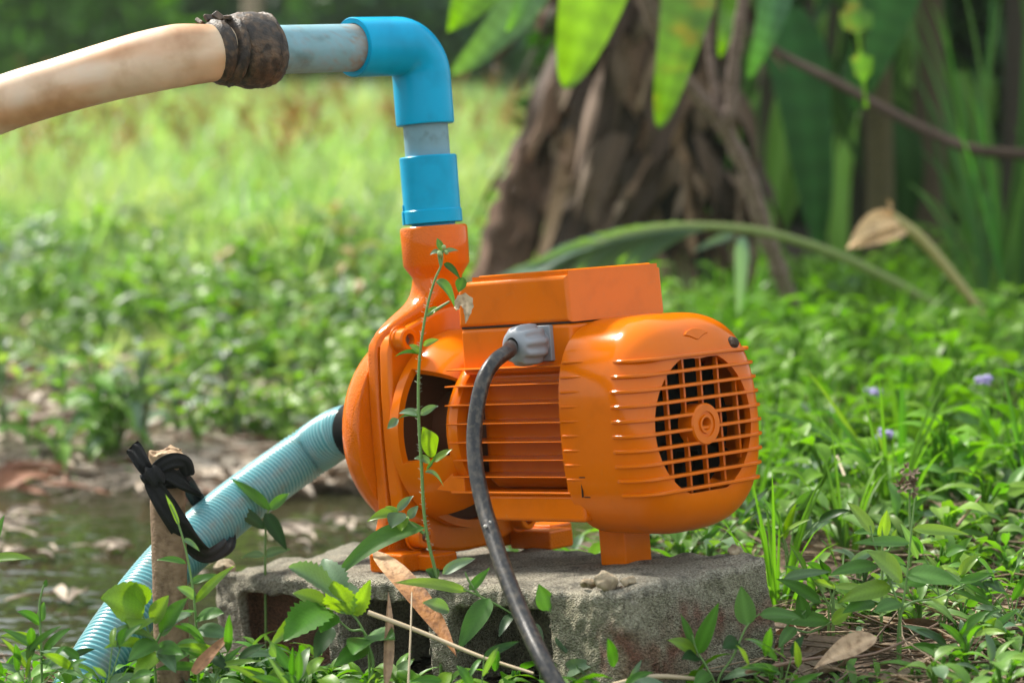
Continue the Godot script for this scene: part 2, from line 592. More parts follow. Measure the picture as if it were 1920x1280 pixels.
func build_pump() -> void:
	var b := Basis(Vector3.RIGHT, deg_to_rad(PITCH))
	var ax := Vector3(0.6977, 0.0355, 0.7155).normalized()
	var az := Vector3(-0.7121, -0.0750, 0.6981).normalized()
	var ay := az.cross(ax).normalized()
	az = ax.cross(ay).normalized()
	var axes := Basis(b * ax, b * ay, b * az)
	var o := EYE + b * Vector3(-0.0478, -0.0652, -1.9419)
	var p := thing("water_pump", "glossy orange electric water pump with finned motor on the concrete block", "water pump", o + axes * Vector3(0.09, -0.0985, 0))
	p.basis = axes
	var xf := Transform3D(Basis.IDENTITY, Vector3(-0.09, 0.0985, 0))   # pump measures below run from the shaft, x along the shaft
	var along := Transform3D(Basis(Vector3(0, 0, 1), Vector3(1, 0, 0), Vector3(0, 1, 0)), Vector3.ZERO)  # lathe's height becomes x, its x becomes z, its z becomes y
	var flat := Transform3D(Basis(Vector3(0, 0, 1), Vector3(0, 1, 0), Vector3(1, 0, 0)), Vector3.ZERO)  # prism's x becomes z, its z becomes x

	# casing of the impeller: drum, flange, neck and threaded port
	var g := G.new()
	g.xf = xf * along
	g.lathe([Vector2(-0.046, 0.0), Vector2(-0.046, 0.03), Vector2(-0.0455, 0.046), Vector2(-0.0435, 0.059), Vector2(-0.0395, 0.0695), Vector2(-0.0335, 0.0765), Vector2(-0.025, 0.0802), Vector2(-0.016, 0.0812), Vector2(-0.0128, 0.0803), Vector2(-0.0116, 0.078), Vector2(-0.0114, 0.05)], 64)
	var cas := part("volute_casing", g, M.cast, p)
	var rim := PackedVector2Array()
	var half := [[0.0, 0.0935], [0.016, 0.0905], [0.036, 0.0838], [0.054, 0.077], [0.0605, 0.0738], [0.0648, 0.0685], [0.0662, 0.062], [0.0682, 0.03], [0.0688, 0.0], [0.0682, -0.03], [0.067, -0.052], [0.0645, -0.068], [0.057, -0.08], [0.046, -0.0885], [0.03, -0.0935], [0.014, -0.0955], [0.0, -0.096]]
	for q in half:
		rim.append(Vector2(q[0], q[1]))
	for i in range(half.size() - 2, 0, -1):
		rim.append(Vector2(-half[i][0], half[i][1]))
	g = G.new()
	g.xf = xf * flat
	var rim_b := PackedVector2Array()
	for q in rim:
		if q.y > -0.04:
			rim_b.append(q * 0.985)
	var skirt := [[-0.0672, -0.05], [-0.0680, -0.075], [-0.0690, -0.0945], [-0.0675, -0.0962], [-0.045, -0.0962], [-0.032, -0.0935], [0.0, -0.0925], [0.032, -0.0935], [0.045, -0.0962], [0.0675, -0.0962], [0.0690, -0.0945], [0.0680, -0.075], [0.0672, -0.05]]
	var kept := PackedVector2Array()
	for q in rim_b:
		if q.x >= 0.0:
			kept.append(q)
	for i in range(skirt.size() - 1, -1, -1):
		kept.append(Vector2(skirt[i][0], skirt[i][1]))
	for q in rim_b:
		if q.x < 0.0:
			kept.append(q)
	rim_b = kept
	g.prism(rim_b, -0.0118, -0.0012, 0.0026, 3)
	part("flange", g, M.cast, cas)
	g = G.new()
	g.xf = xf
	var rows := []
	for i in 15:
		var t := i / 14.0
		var y := lerpf(0.066, 0.116, t)
		var hz: float = lin([0.0635, 0.0622, 0.0595, 0.0525, 0.0450, 0.0355, 0.0265, 0.0212, 0.0190, 0.0186, 0.0186], 15)[i]
		var hx: float = lerpf(0.0100, 0.0186, smoothstep(0.1, 0.8, t))
		var row := PackedVector3Array()
		for j in 40:
			var a := TAU * j / 40
			var e := lerpf(0.55, 1.0, t)
			row.append(Vector3(-0.0055 + 0.0065 * t + hx * signf(cos(a)) * pow(absf(cos(a)), e), y, hz * signf(sin(a)) * pow(absf(sin(a)), e)))
		rows.append(row)
	g.grid(rows, true, null, true)
	part("neck", g, M.cast, cas)
	g = G.new()
	g.xf = xf * Transform3D(Basis.IDENTITY, Vector3(0.001, 0, 0))
	g.lathe([Vector2(0.110, 0.0180), Vector2(0.1140, 0.0186), Vector2(0.1185, 0.0215), Vector2(0.1220, 0.0240), Vector2(0.1240, 0.0250), Vector2(0.1500, 0.0254), Vector2(0.1515, 0.0249), Vector2(0.1522, 0.0240), Vector2(0.1522, 0.0188), Vector2(0.146, 0.0180), Vector2(0.12, 0.016)], 48)
	part("outlet_port", g, M.cast, cas)
	g = G.new()
	g.xf = xf * along
	g.lathe([Vector2(-0.045, 0.030), Vector2(-0.078, 0.030), Vector2(-0.079, 0.029), Vector2(-0.079, 0.018)], 32)
	part("inlet_port", g, M.cast, cas)
	# two feet of the casing
	for s in [1, -1]:
		g = G.new()
		g.xf = xf * Transform3D(Basis.IDENTITY, Vector3(0.007, 0, 0))
		if s > 0:
			g.rbox(Vector3(0.0, -0.0915, 0.069), Vector3(0.0185, 0.0072, 0.0105), 0.0022)
			g.rbox(Vector3(0.0085, -0.0925, 0.052), Vector3(0.027, 0.0062, 0.012), 0.002)
		else:
			g.rbox(Vector3(0.001, -0.0905, -0.088), Vector3(0.016, 0.008, 0.012), 0.0022)
			g.rbox(Vector3(0.014, -0.0915, -0.068), Vector3(0.022, 0.0072, 0.013), 0.002)
		# web that ties the foot to the flange
		var web := PackedVector2Array([Vector2(0.0665 * s, -0.055), Vector2(0.079 * s, -0.088), Vector2(0.04 * s, -0.096), Vector2(0.04 * s, -0.07)])
		var keep := g.xf
		g.xf = xf * flat
		g.prism(web, -0.0113, -0.0018, 0.002)
		g.xf = keep
		part("foot", g, M.cast, p)

	# bracket between casing and motor, with windows
	g = G.new()
	g.xf = xf * flat
	var r2 := PackedVector2Array()
	for q in rim:
		r2.append(q * 0.985 + (Vector2(0, 0.0025) if q.y < -0.06 else Vector2.ZERO))
	g.prism(r2, 0.0008, 0.0138, 0.0034, 4)
	var br := part("motor_bracket", g, M.paint, p)
	g = G.new()
	g.xf = xf * along
	var prof := [Vector2(0.012, 0.0700), Vector2(0.0160, 0.0700), Vector2(0.0175, 0.0742), Vector2(0.0255, 0.0738), Vector2(0.034, 0.0722), Vector2(0.042, 0.0702), Vector2(0.050, 0.0676), Vector2(0.058, 0.0640), Vector2(0.064, 0.0590), Vector2(0.069, 0.0520), Vector2(0.071, 0.044)]
	var hole := func(i: int, j: int) -> bool:
		var a := fposmod(TAU * (j + 0.5) / 96 + PI, TAU) - PI   # 0 looks along +z, up is positive
		var d := rad_to_deg(a)
		var side := d > -14 and d < 43
		var low := d > -124 and d < -56
		return not ((side and i >= 3 and i <= 7) or (low and i >= 3 and i <= 8))
	g.lathe(prof, 96, hole)
	# rims of the windows: the wall's thickness
	for w in [[-14, 43, 7], [-124, -56, 8]]:
		var n := int((w[1] - w[0]) / 3.75)
		var e0: int = roundi(w[0] / 3.75)
		var e1: int = roundi(w[1] / 3.75)
		for e in [e0, e1]:
			var a = TAU * e / 96
			var out := PackedVector3Array()
			var inn := PackedVector3Array()
			for i in range(3, w[2] + 2):
				var q: Vector2 = prof[i]
				out.append(Vector3(cos(a) * q.y, q.x, sin(a) * q.y))
				inn.append(Vector3(cos(a) * (q.y - 0.0055), q.x - 0.002, sin(a) * (q.y - 0.0055)))
			g.grid([out, inn])
		for i in [3, w[2] + 1]:
			var q: Vector2 = prof[i]
			var out := PackedVector3Array()
			var inn := PackedVector3Array()
			for e in range(e0, e1 + 1):
				var a = TAU * e / 96
				out.append(Vector3(cos(a) * q.y, q.x, sin(a) * q.y))
				inn.append(Vector3(cos(a) * (q.y - 0.0055), q.x, sin(a) * (q.y - 0.0055)))
			g.grid([out, inn])
	part("lantern", g, M.paint, br)
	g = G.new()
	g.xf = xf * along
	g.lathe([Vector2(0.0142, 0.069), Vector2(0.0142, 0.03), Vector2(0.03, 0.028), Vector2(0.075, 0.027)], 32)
	part("shaft_housing", g, M.shaded_casting, br)
	for q in [[0.0700, 0.0540], [-0.0745, 0.0532], [0.0700, -0.0540], [-0.0745, -0.0532]]:
		g = G.new()
		g.xf = xf * Transform3D(Basis.IDENTITY, Vector3(0, q[0], q[1])) * along * Transform3D(Basis.IDENTITY, Vector3(0, -0.0048, 0))
		g.lathe([Vector2(0.0180, 0.0108), Vector2(0.0192, 0.0108), Vector2(0.0194, 0.0098), Vector2(0.0186, 0.0094)], 28)
		g.lathe([Vector2(0.0180, 0.0086), Vector2(0.0282, 0.0086), Vector2(0.0294, 0.0076), Vector2(0.0294, 0.0044)], 28)
		g.lathe([Vector2(0.0294, 0.0044), Vector2(0.024, 0.0042)], 6)
		var bolt := part("bolt", g, M.paint, p)
		g = G.new()
		g.xf = xf * Transform3D(Basis.IDENTITY, Vector3(0, q[0], q[1])) * along * Transform3D(Basis.IDENTITY, Vector3(0, -0.0048, 0))
		g.lathe([Vector2(0.0242, 0.0043), Vector2(0.0242, 0.0)], 6)
		part("socket", g, M.steel, bolt)

	# motor: body, fins, base plate
	g = G.new()
	g.xf = xf
	g.rbox(Vector3(0.131, 0.004, 0), Vector3(0.061, 0.046, 0.0350), 0.012, 3)
	var body := part("motor_body", g, M.paint, p)
	g = G.new()
	g.xf = xf * along
	g.lathe([Vector2(0.058, 0.05), Vector2(0.0595, 0.0575), Vector2(0.0625, 0.0598), Vector2(0.070, 0.0602), Vector2(0.0725, 0.059), Vector2(0.074, 0.052)], 64, func(_i, j): return absf(sin(TAU * (j + 0.5) / 64)) < 0.86)
	part("front_ring", g, M.paint, body)
	for i in 7:
		var y: float = [0.0465, 0.0347, 0.0212, 0.0078, -0.0056, -0.0183, -0.0301][i]
		for s in [1, -1]:
			g = G.new()
			g.xf = xf
			var x0: float = [0.0665, 0.0645, 0.0630, 0.0628, 0.0640, 0.0670, 0.0690][i]
			g.rbox(Vector3((x0 + 0.19) / 2, y, s * 0.0475), Vector3((0.19 - x0) / 2, 0.00078, 0.0135 if i else 0.0125), 0.0006, 1, func(q: Vector3) -> Vector3: return Vector3(q.x + (0.004 if q.x < 0.0 and q.z * s < 0.0 else 0.0), q.y * (1.0 - 0.35 * signf(q.z * s)), q.z))
			part("cooling_fin", g, M.paint, body)
	for s in [1, -1]:
		g = G.new()
		g.xf = xf
		g.rbox(Vector3(0.1265, -0.0412, s * 0.053), Vector3(0.0635, 0.001, 0.0085), 0.0008, 1)
		g.rbox(Vector3(0.0695, -0.0356, s * 0.053), Vector3(0.0075, 0.0062, 0.0072), 0.001, 1)
		g.rbox(Vector3(0.1855, -0.0356, s * 0.053), Vector3(0.006, 0.0062, 0.0072), 0.001, 1)
		var keep := g.xf
		g.xf = xf * Transform3D(Basis.IDENTITY, Vector3(0, 0, s * 0.058))
		g.prism(PackedVector2Array([Vector2(0.046, -0.0395), Vector2(0.0655, -0.027), Vector2(0.0655, -0.0412)]), -0.003, 0.002, 0.0008)
		g.xf = keep
		part("fin_bracket", g, M.paint, body)
	g = G.new()
	g.xf = xf
	g.rbox(Vector3(0.139, -0.0518, 0), Vector3(0.054, 0.0098, 0.0585), 0.0035, 3)
	part("motor_base", g, M.paint, body)

	# terminal box
	g = G.new()
	g.xf = xf
	g.rbox(Vector3(0.128, 0.0585, 0), Vector3(0.0556, 0.0168, 0.0486), 0.0035, 3)
	var tb := part("terminal_box", g, M.paint, p)
	g = G.new()
	g.xf = xf
	var lid := PackedVector2Array()
	for q in [[0.0718, 0.0760], [0.1842, 0.0760], [0.1832, 0.1085], [0.088, 0.1085]]:
		lid.append(Vector2(q[0], q[1]))
	for i in 6:
		var a := PI / 2 + i / 5.0 * (PI / 2 - 0.25)
		lid.append(Vector2(0.0845 + 0.0120 * cos(a), 0.0965 + 0.0120 * sin(a)))
	g.prism(lid, -0.049, 0.049, 0.0034, 4)
	g.xf = xf * Transform3D(Basis(Vector3(1, 0, 0), Vector3(0, 0, -1), Vector3(0, 1, 0)), Vector3.ZERO)
	g.prism(PackedVector2Array([Vector2(0.0865, -0.0455), Vector2(0.1825, -0.0455), Vector2(0.1825, 0.0455), Vector2(0.0865, 0.0455)]), 0.1075, 0.1122, 0.0040, 1)
	var ld := part("terminal_box_lid", g, M.paint, p)
	g = G.new()
	g.xf = xf
	g.rbox(Vector3(0.128, 0.0757, 0), Vector3(0.0545, 0.0008, 0.0476), 0.0004, 1)
	part("seam", g, M.groove, ld)
	# cable gland
	g = G.new()
	g.xf = xf
	g.rbox(Vector3(0.1555, 0.0622, 0.0496), Vector3(0.0112, 0.0126, 0.0022), 0.001, 1)
	var gland := part("cable_gland", g, M.grey_plastic, tb)
	g = G.new()
	rows = []
	for i in 9:
		var h: float = [0.051, 0.056, 0.0565, 0.061, 0.069, 0.0735, 0.0765, 0.0785, 0.0785][i]
		var r: float = [0.0105, 0.0105, 0.0132, 0.0138, 0.0136, 0.0128, 0.0112, 0.0085, 0.0062][i]
		var row := PackedVector3Array()
		for j in 80:
			var a := TAU * j / 80
			var lobes := 0.0010 * clampf(sin(a * 10.0) * 2.4, -1.0, 1.0) if i > 1 and i < 6 else 0.0
			row.append(Vector3(0.1555 + cos(a) * (r + lobes), 0.0622 + sin(a) * (r + lobes), h))
		rows.append(row)
	g.xf = xf
	g.grid(rows, true, null, true)
	part("gland_nut", g, M.grey_plastic, gland)

	# fan cover: side wall, rounding, face with its round hole
	g = G.new()
	g.xf = xf
	var ring := 112
	rows = []
	var xs := [X0, X0 + 0.0025, 0.2, 0.215, 0.228]
	for x in xs:
		var row := PackedVector3Array()
		for j in ring:
			var q := cover_point(TAU * j / ring)
			var k := 1.0 - 0.006 * pow((x - 0.215) / 0.03, 2.0)
			row.append(Vector3(x, q.y * k, q.x * k))
		rows.append(row)
	for i in 11:
		var f := i / 10.0 * PI / 2
		var row := PackedVector3Array()
		for j in ring:
			var a := TAU * j / ring
			var q := cover_point(a)
			var r := cover_round(a)
			var k := 1.0 - r * (1.0 - cos(f)) / q.length()
			row.append(Vector3(X1 - r * (1.0 - sin(f)), q.y * k, q.x * k))
		rows.append(row)
	var edge := PackedVector3Array()
	for j in ring:
		var a := TAU * j / ring
		var cc := Vector2(cos(a), sin(a)) * 0.0492
		if absf(cc.y) > 0.0455:
			cc *= 0.0455 / absf(cc.y)
		edge.append(Vector3(X1, cc.y, cc.x + 0.001))
	for k in [0.5, 1.0]:
		var row := PackedVector3Array()
		var start: PackedVector3Array = rows[15]
		for j in ring:
			row.append(start[j].lerp(edge[j], k))
		rows.append(row)
	g.grid(rows, true, null, false)
	var lip := PackedVector3Array()
	var lip_in := PackedVector3Array()
	for q in edge:
		lip.append(q)
		lip_in.append(Vector3(X1 - 0.006, q.y * 1.01, q.z * 1.01))
	g.grid([lip, lip_in], true)
	# rim turned in towards the motor
	var rin := PackedVector3Array()
	for q in rows[0]:
		rin.append(Vector3(X0, q.y * 0.955, q.z * 0.955))
	g.grid([rows[0], rin], true)
	var cover := part("fan_cover", g, M.paint, p)
	# bars across the face, run round onto both sides
	for k in 10:
		var y := 0.0478 - 0.01 * k
		var hz := cover_half(y)
		var path := []
		var a0 := atan2(y, hz)
		var r := cover_round(a0)
		var dirz := hz / Vector2(hz, y).length()
		for s in [1, -1]:
			var leg := []
			for x in [0.2335, 0.2345, 0.238]:
				if x < X1 - r - 0.001:
					leg.append([Vector3(x, y, s * hz), Vector3(0, 0, s), 0.0 if x == 0.2335 else 1.0])
			for i in 8:
				var f := i / 7.0 * PI / 2
				leg.append([Vector3(X1 - r * (1.0 - sin(f)), y, s * (hz - r * dirz * (1.0 - cos(f)))), Vector3(sin(f), 0, s * cos(f)), 1.0 if i or leg.size() else 0.0])
			if s < 0:
				leg.reverse()
			path.append_array(leg)
		g = G.new()
		g.xf = xf
		var top := [PackedVector3Array(), PackedVector3Array(), PackedVector3Array(), PackedVector3Array(), PackedVector3Array(), PackedVector3Array()]
		for q in path:
			var up: Vector3 = q[1]
			var h: float = 0.0002 + 0.0019 * q[2]
			top[0].append(q[0] - up * 0.004 + Vector3(0, 0.00125, 0))
			top[1].append(q[0] + up * (h - 0.0005) + Vector3(0, 0.00115, 0))
			top[2].append(q[0] + up * h + Vector3(0, 0.0007, 0))
			top[3].append(q[0] + up * h - Vector3(0, 0.0007, 0))
			top[4].append(q[0] + up * (h - 0.0005) - Vector3(0, 0.00115, 0))
			top[5].append(q[0] - up * 0.004 - Vector3(0, 0.00125, 0))
		for i in 5:
			g.grid([top[i], top[i + 1]])
		g.grid([top[5], top[0]])
		part("grille_bar", g, M.paint, cover)
		# short ribs near the rim
		if k < 9:
			for s in [1, -1]:
				g = G.new()
				g.xf = xf
				g.rbox(Vector3(0.1955, y + 0.001, s * (cover_half(y) - 0.0006)), Vector3(0.0095, 0.0009, 0.0019), 0.0006, 1, func(q: Vector3) -> Vector3: return Vector3(q.x, q.y, q.z - s * (0.0014 if q.x > 0.0 else 0.0)))
				part("rib", g, M.paint, cover)
	for z in [0.0480, 0.0305, 0.0128, -0.0050, -0.0226, -0.0408]:
		g = G.new()
		g.xf = xf
		g.rbox(Vector3(0.2505, 0, z), Vector3(0.0020, sqrt(maxf(0.0001, 0.05 * 0.05 - (z - 0.001) * (z - 0.001))), 0.0011), 0.0004, 1)
		part("grille_rib", g, M.paint, cover)
	g = G.new()
	g.xf = xf * Transform3D(Basis.IDENTITY, Vector3(0, 0, 0.0015)) * along
	g.lathe([Vector2(0.2465, 0.0143), Vector2(0.2588, 0.0143), Vector2(0.2600, 0.0134), Vector2(0.2600, 0.0088), Vector2(0.2589, 0.0084), Vector2(0.2589, 0.0066), Vector2(0.2602, 0.0062), Vector2(0.2602, 0.0047), Vector2(0.2590, 0.0040), Vector2(0.243, 0.0038)], 40)
	g.lathe([Vector2(0.2465, 0.0143), Vector2(0.2465, 0.0038)], 40)
	part("grille_hub", g, M.paint, cover)
	# maker's lens-shaped boss above the grille, clip and foot
	g = G.new()
	g.xf = xf * Transform3D(Basis(Vector3(0, 0, -1), Vector3(-0.34, 0.94, 0).normalized(), Vector3(0.94, 0.34, 0).normalized()), Vector3(0.2525, 0.0605, -0.002))
	g.prism(PackedVector2Array([Vector2(-0.012, 0.0008), Vector2(-0.008, 0.0034), Vector2(-0.003, 0.0048), Vector2(0.003, 0.0048), Vector2(0.008, 0.0034), Vector2(0.0125, 0.0008), Vector2(0.007, -0.0004), Vector2(0.001, -0.0032), Vector2(-0.001, -0.0032), Vector2(-0.007, -0.0004)]), -0.004, 0.0014, 0.0004, 1)
	part("lens_boss", g, M.paint, cover)
	g = G.new()
	g.xf = xf
	g.rbox(Vector3(0.1975, -0.0365, cover_half(-0.0365) - 0.0004), Vector3(0.0004, 0.007, 0.0008), 0.0003, 1)
	g.rbox(Vector3(0.2000, -0.0435, cover_half(-0.0435) - 0.0004), Vector3(0.0028, 0.0004, 0.0008), 0.0003, 1)
	g.rbox(Vector3(0.2000, -0.0295, cover_half(-0.0295) - 0.0004), Vector3(0.0028, 0.0004, 0.0008), 0.0003, 1)
	part("clip_slot", g, M.groove, cover)
	g = G.new()
	g.xf = xf
	g.rbox(Vector3(0.1735, -0.0835, 0), Vector3(0.0125, 0.0145, 0.0135), 0.0016, 2)
	part("foot", g, M.paint, p)
	# fan behind the grille
	g = G.new()
	g.xf = xf * along
	g.lathe([Vector2(0.239, 0.0), Vector2(0.239, 0.012), Vector2(0.236, 0.02), Vector2(0.235, 0.0485), Vector2(0.215, 0.0495)], 32)
	g.xf = xf
	for i in 9:
		g.xf = xf * Transform3D(Basis(Vector3.RIGHT, TAU * i / 9), Vector3(0.231, 0, 0))
		g.rbox(Vector3(0.006, 0.033, 0), Vector3(0.006, 0.014, 0.0008), 0.0006, 1)
	part("fan", g, M.black_plastic, p)
	# a lump of dried mud stuck to the cover
	var mud := G.new()
	nets(mud, Vector3(-0.007, -0.006, -0.009), Vector3(0.007, 0.008, 0.009), 0.0012, func(q: Vector3) -> float: return (q / Vector3(0.0048, 0.0046, 0.0066)).length() * 0.004 - 0.004 + lumps.get_noise_3dv(q * 5000.0) * 0.0011, func(q: Vector3) -> Color: return Color(0.09, 0.055, 0.035).lerp(Color(0.2, 0.15, 0.11), clampf(lumps.get_noise_3dv(q * 9000.0) + 0.3, 0, 1)))
	var w := p.transform * xf
	for i in mud.v.size():
		mud.v[i] = w * (mud.v[i] + Vector3(0.2525, 0.0525, -0.0375))
		mud.n[i] = (axes * mud.n[i]).normalized()
	solo("mud_lump", mud, M.bark, "small brown lump of dried mud stuck on the orange fan cover above its grille", "mud lump")

func pump_frame() -> Transform3D:
	# from the shaft's own measures to the world
	var b := Basis(Vector3.RIGHT, deg_to_rad(PITCH))
	var ax := Vector3(0.6977, 0.0355, 0.7155).normalized()
	var az := Vector3(-0.7121, -0.0750, 0.6981).normalized()
	var ay := az.cross(ax).normalized()
	az = ax.cross(ay).normalized()
	return Transform3D(Basis(b * ax, b * ay, b * az), EYE + b * Vector3(-0.0478, -0.0652, -1.9419))

func build_pipes() -> void:
	var f := pump_frame()
	var stand := f * Transform3D(Basis.IDENTITY, Vector3(0.001, 0, 0))   # y runs up the riser
	var t := thing("riser_pipe", "bright blue elbow and coupling on grey pipe rising from the orange pump", "pipe", f * Vector3(0.001, 0.1522, 0))
	var g := G.new()
	g.xf = stand
	g.lathe([Vector2(0.145, 0.0165), Vector2(0.1545, 0.0165)], 28)
	g.lathe([Vector2(0.1542, 0.017), Vector2(0.1542, 0.0212), Vector2(0.1548, 0.0222), Vector2(0.1640, 0.0222), Vector2(0.1648, 0.0214), Vector2(0.2040, 0.0216), Vector2(0.2048, 0.0209), Vector2(0.2048, 0.0168)], 44)
	g.xf = stand * Transform3D(Basis(Vector3.UP, -0.55), Vector3.ZERO)
	g.rbox(Vector3(0, 0.1595, 0.0215), Vector3(0.0022, 0.0052, 0.0016), 0.0005, 1)
	g.rbox(Vector3(0.0, 0.1668, 0.0212), Vector3(0.0007, 0.0028, 0.0013), 0.0005, 1)
	part("coupling", g, M.blue_pvc, t, true)
	g = G.new()
	g.xf = stand
	g.col = Color(0.17, 0.33, 0.4)
	g.lathe([Vector2(0.200, 0.0169), Vector2(0.2330, 0.0169)], 40)
	part("pipe_piece", g, M.old_pipe, t, true)
	g = G.new()
	g.xf = stand
	var path := PackedVector3Array()
	var rb := 0.0228
	var yc := 0.2875
	for z in [0.0665, 0.0655, 0.05, 0.035, rb]:
		path.append(Vector3(0, yc - z * 0.02, z))
	for i in range(1, 13):
		var a := i / 12.0 * PI / 2
		path.append(Vector3(0, yc - rb + rb * cos(a) - 0.0004, rb - rb * sin(a)))
	for y in [0.252, 0.24, 0.2295, 0.2285]:
		path.append(Vector3(0, y, 0))
	var radii := []
	for i in path.size():
		radii.append(0.0212 if i == 0 or i == path.size() - 1 else 0.0219)
	g.tube(path, radii, 44, false)
	var mouth := g.xf
	g.lathe([Vector2(0.2285, 0.0169), Vector2(0.2285, 0.0212)], 44)
	g.xf = mouth * Transform3D(Basis(Vector3.RIGHT, PI / 2), path[0])
	g.lathe([Vector2(-0.01, 0.0176), Vector2(0.0, 0.0176), Vector2(0.0, 0.0212)], 44)
	g.xf = mouth
	g.rbox(Vector3(0.0, 0.2715, -0.0216), Vector3(0.0022, 0.0022, 0.0012), 0.0008, 1)
	part("elbow", g, M.blue_pvc, t, true)
	g = G.new()
	g.xf = stand
	var line := PackedVector3Array()
	var cols := []
	for i in 40:
		var z := lerpf(0.05, 0.20, i / 39.0)
		line.append(Vector3(0, yc - z * 0.025, z))
		var row := []
		for j in 40:
			var k := smoothstep(0.085, 0.066, z + 0.02 * bumps.get_noise_3d(j * 300.0, i * 200.0, 5)) 
			var st := maxf(k * 0.75, clampf(bumps.get_noise_3d(z * 30000.0, j * 150.0, 9) - 0.1, 0, 1) * 0.7)
			row.append(Color(0.215, 0.40, 0.47).lerp(Color(0.30, 0.20, 0.13), st))
		cols.append(row)
	g.tube(line, 0.0174, 40, true, cols)
	part("pipe_piece", g, M.old_pipe, t, true)

	# rubber wrapped round the joint
	var w := thing("rubber_wrap", "dirty dark rubber strip wound round the joint of pale hose and grey pipe", "rubber wrap", f * Vector3(0, yc - 0.03, 0.17))
	for band in 5:
		g = G.new()
		var rows := []
		var s: Array = [[0.142, 0.181, 0.0264], [0.175, 0.184, 0.0246], [0.180, 0.189, 0.0233], [0.185, 0.197, 0.0215], [0.149, 0.1555, 0.0263]][band]
		for i in 13:
			var u := i / 12.0
			var row := PackedVector3Array()
			for j in 56:
				var a := TAU * j / 56
				var z: float = lerpf(s[0], s[1], u) + [0.003, 0.004, 0.003, 0.003, 0.004][band] * sin(a + [0.4, 2.0, 3.6, 1.2, 2.6][band])
				var bulge := pow(sin(PI * clampf(u, 0.0, 1.0)), 0.32 if band == 0 else 0.45) if i > 0 and i < 12 else 0.0
				var nn := bumps.get_noise_3d(cos(a) * 2500.0, sin(a) * 2500.0, z * 60000.0 + band * 999)
				var r: float = 0.018 + (s[2] - 0.018) * bulge + nn * 0.0017 * bulge
				row.append(f * Vector3(0.001 + cos(a) * r, yc - z * 0.025 + sin(a) * r * 1.02, z))
			rows.append(row)
		g.grid(rows, true, null, true)
		part("band", g, M.rubber, w, true)
	# torn ends
	for i in 5:
		g = G.new()
		var a := 1.2 + i * 0.28
		var c := f * Vector3(cos(a) * 0.0235, yc + sin(a) * 0.0235 - 0.004, 0.186 + 0.003 * i)
		g.xf = Transform3D(Basis(Vector3(1, i, 0.3).normalized(), i * 1.3), c)
		g.rbox(Vector3.ZERO, Vector3(0.0028, 0.0016, 0.0042), 0.0008, 1)
		part("torn_end", g, M.rubber, w, true)

	# soft hose that leaves to the left
	var pts := [f * Vector3(0, yc - 0.0042, 0.166), f * Vector3(0, yc - 0.0048, 0.186), at(385, 100, 1.795), at(335, 104, 1.788), at(270, 117, 1.782), at(200, 135, 1.782), at(110, 161, 1.788), at(0, 196, 1.80), at(-160, 262, 1.83), at(-340, 380, 1.87), at(-500, 560, 1.9), at(-600, 800, 1.93), at(-680, 1150, 1.95), at(-760, 1330, 1.97)]
	path = smooth_path(pts, 8)
	radii = lin([0.0192, 0.0194, 0.0203, 0.0219, 0.0214, 0.0203, 0.0194, 0.0196, 0.02, 0.02, 0.02, 0.02, 0.02, 0.02], path.size())
	g = G.new()
	cols = []
	for i in path.size():
		var row := []
		for j in 36:
			var n1 := lumps.get_noise_3d(path[i].x * 900.0 + 40.0, path[i].z * 900.0 + cos(TAU * j / 36) * 60.0, sin(TAU * j / 36) * 60.0)
			var c := Color(0.74, 0.63, 0.49).lerp(Color(0.60, 0.36, 0.19), clampf(n1 * 1.5 + 0.25, 0, 0.8))
			if i < 26:
				c = c.lerp(Color(0.50, 0.31, 0.10), pow((26 - i) / 26.0, 1.3) * 0.85 * clampf(0.7 + n1, 0, 1))
			row.append(c)
		cols.append(row)
	g.tube(path, radii, 36, true, cols)
	solo("outlet_hose", g, M.soft_hose, "thick pale tan soft hose sloping away from the rubber wrap to the left", "hose")

	# ribbed suction hose
	pts = [f * Vector3(-0.070, 0, 0), f * Vector3(-0.095, 0, 0), f * Vector3(-0.125, -0.002, 0), at(572, 853, 2.05), at(466, 929, 2.015), at(398, 984, 1.98), at(314, 1062, 1.93), at(226, 1174, 1.875), at(145, 1305, 1.83), at(60, 1460, 1.80)]
	path = smooth_path(pts, 130)
	g = G.new()
	var fr := G.frames(path)
	var rows2 := []
	cols = []
	var run := 0.0
	for i in path.size():
		if i:
			run += path[i].distance_to(path[i - 1])
		var row := PackedVector3Array()
		var cl := []
		for j in 30:
			var a := TAU * j / 30
			var ph := run / 0.0038 * TAU - a
			var rib := pow(0.5 + 0.5 * cos(ph), 2.0)
			var r := 0.0195 + 0.0009 * rib
			row.append(path[i] + (fr[i].x * cos(a) + fr[i].y * sin(a)) * r)
			cl.append(Color(0.055, 0.26, 0.29).lerp(Color(0.29, 0.55, 0.57), rib * 0.7).lerp(Color(0.22, 0.20, 0.14), clampf(bumps.get_noise_3d(run * 3000.0, a * 120.0, 7.0) * 1.2 - 0.12, 0, 0.5)))
		rows2.append(row)
		cols.append(cl)
	g.grid(rows2, true, cols, true)
	var sh := thing("suction_hose", "pale blue ribbed suction hose running down into the weeds behind the post", "hose", at(130, 1318, 1.83))
	part("hose_wall", g, M.ribbed_hose, sh, true)
	g = G.new()
	g.xf = f * Transform3D(Basis(Vector3(0, 0, 1), Vector3(-1, 0, 0), Vector3(0, -1, 0)), Vector3.ZERO)
	g.lathe([Vector2(0.066, 0.0205), Vector2(0.066, 0.0228), Vector2(0.108, 0.0228), Vector2(0.1095, 0.0219), Vector2(0.1095, 0.0205)], 36)
	part("sleeve", g, M.black_plastic, sh, true)

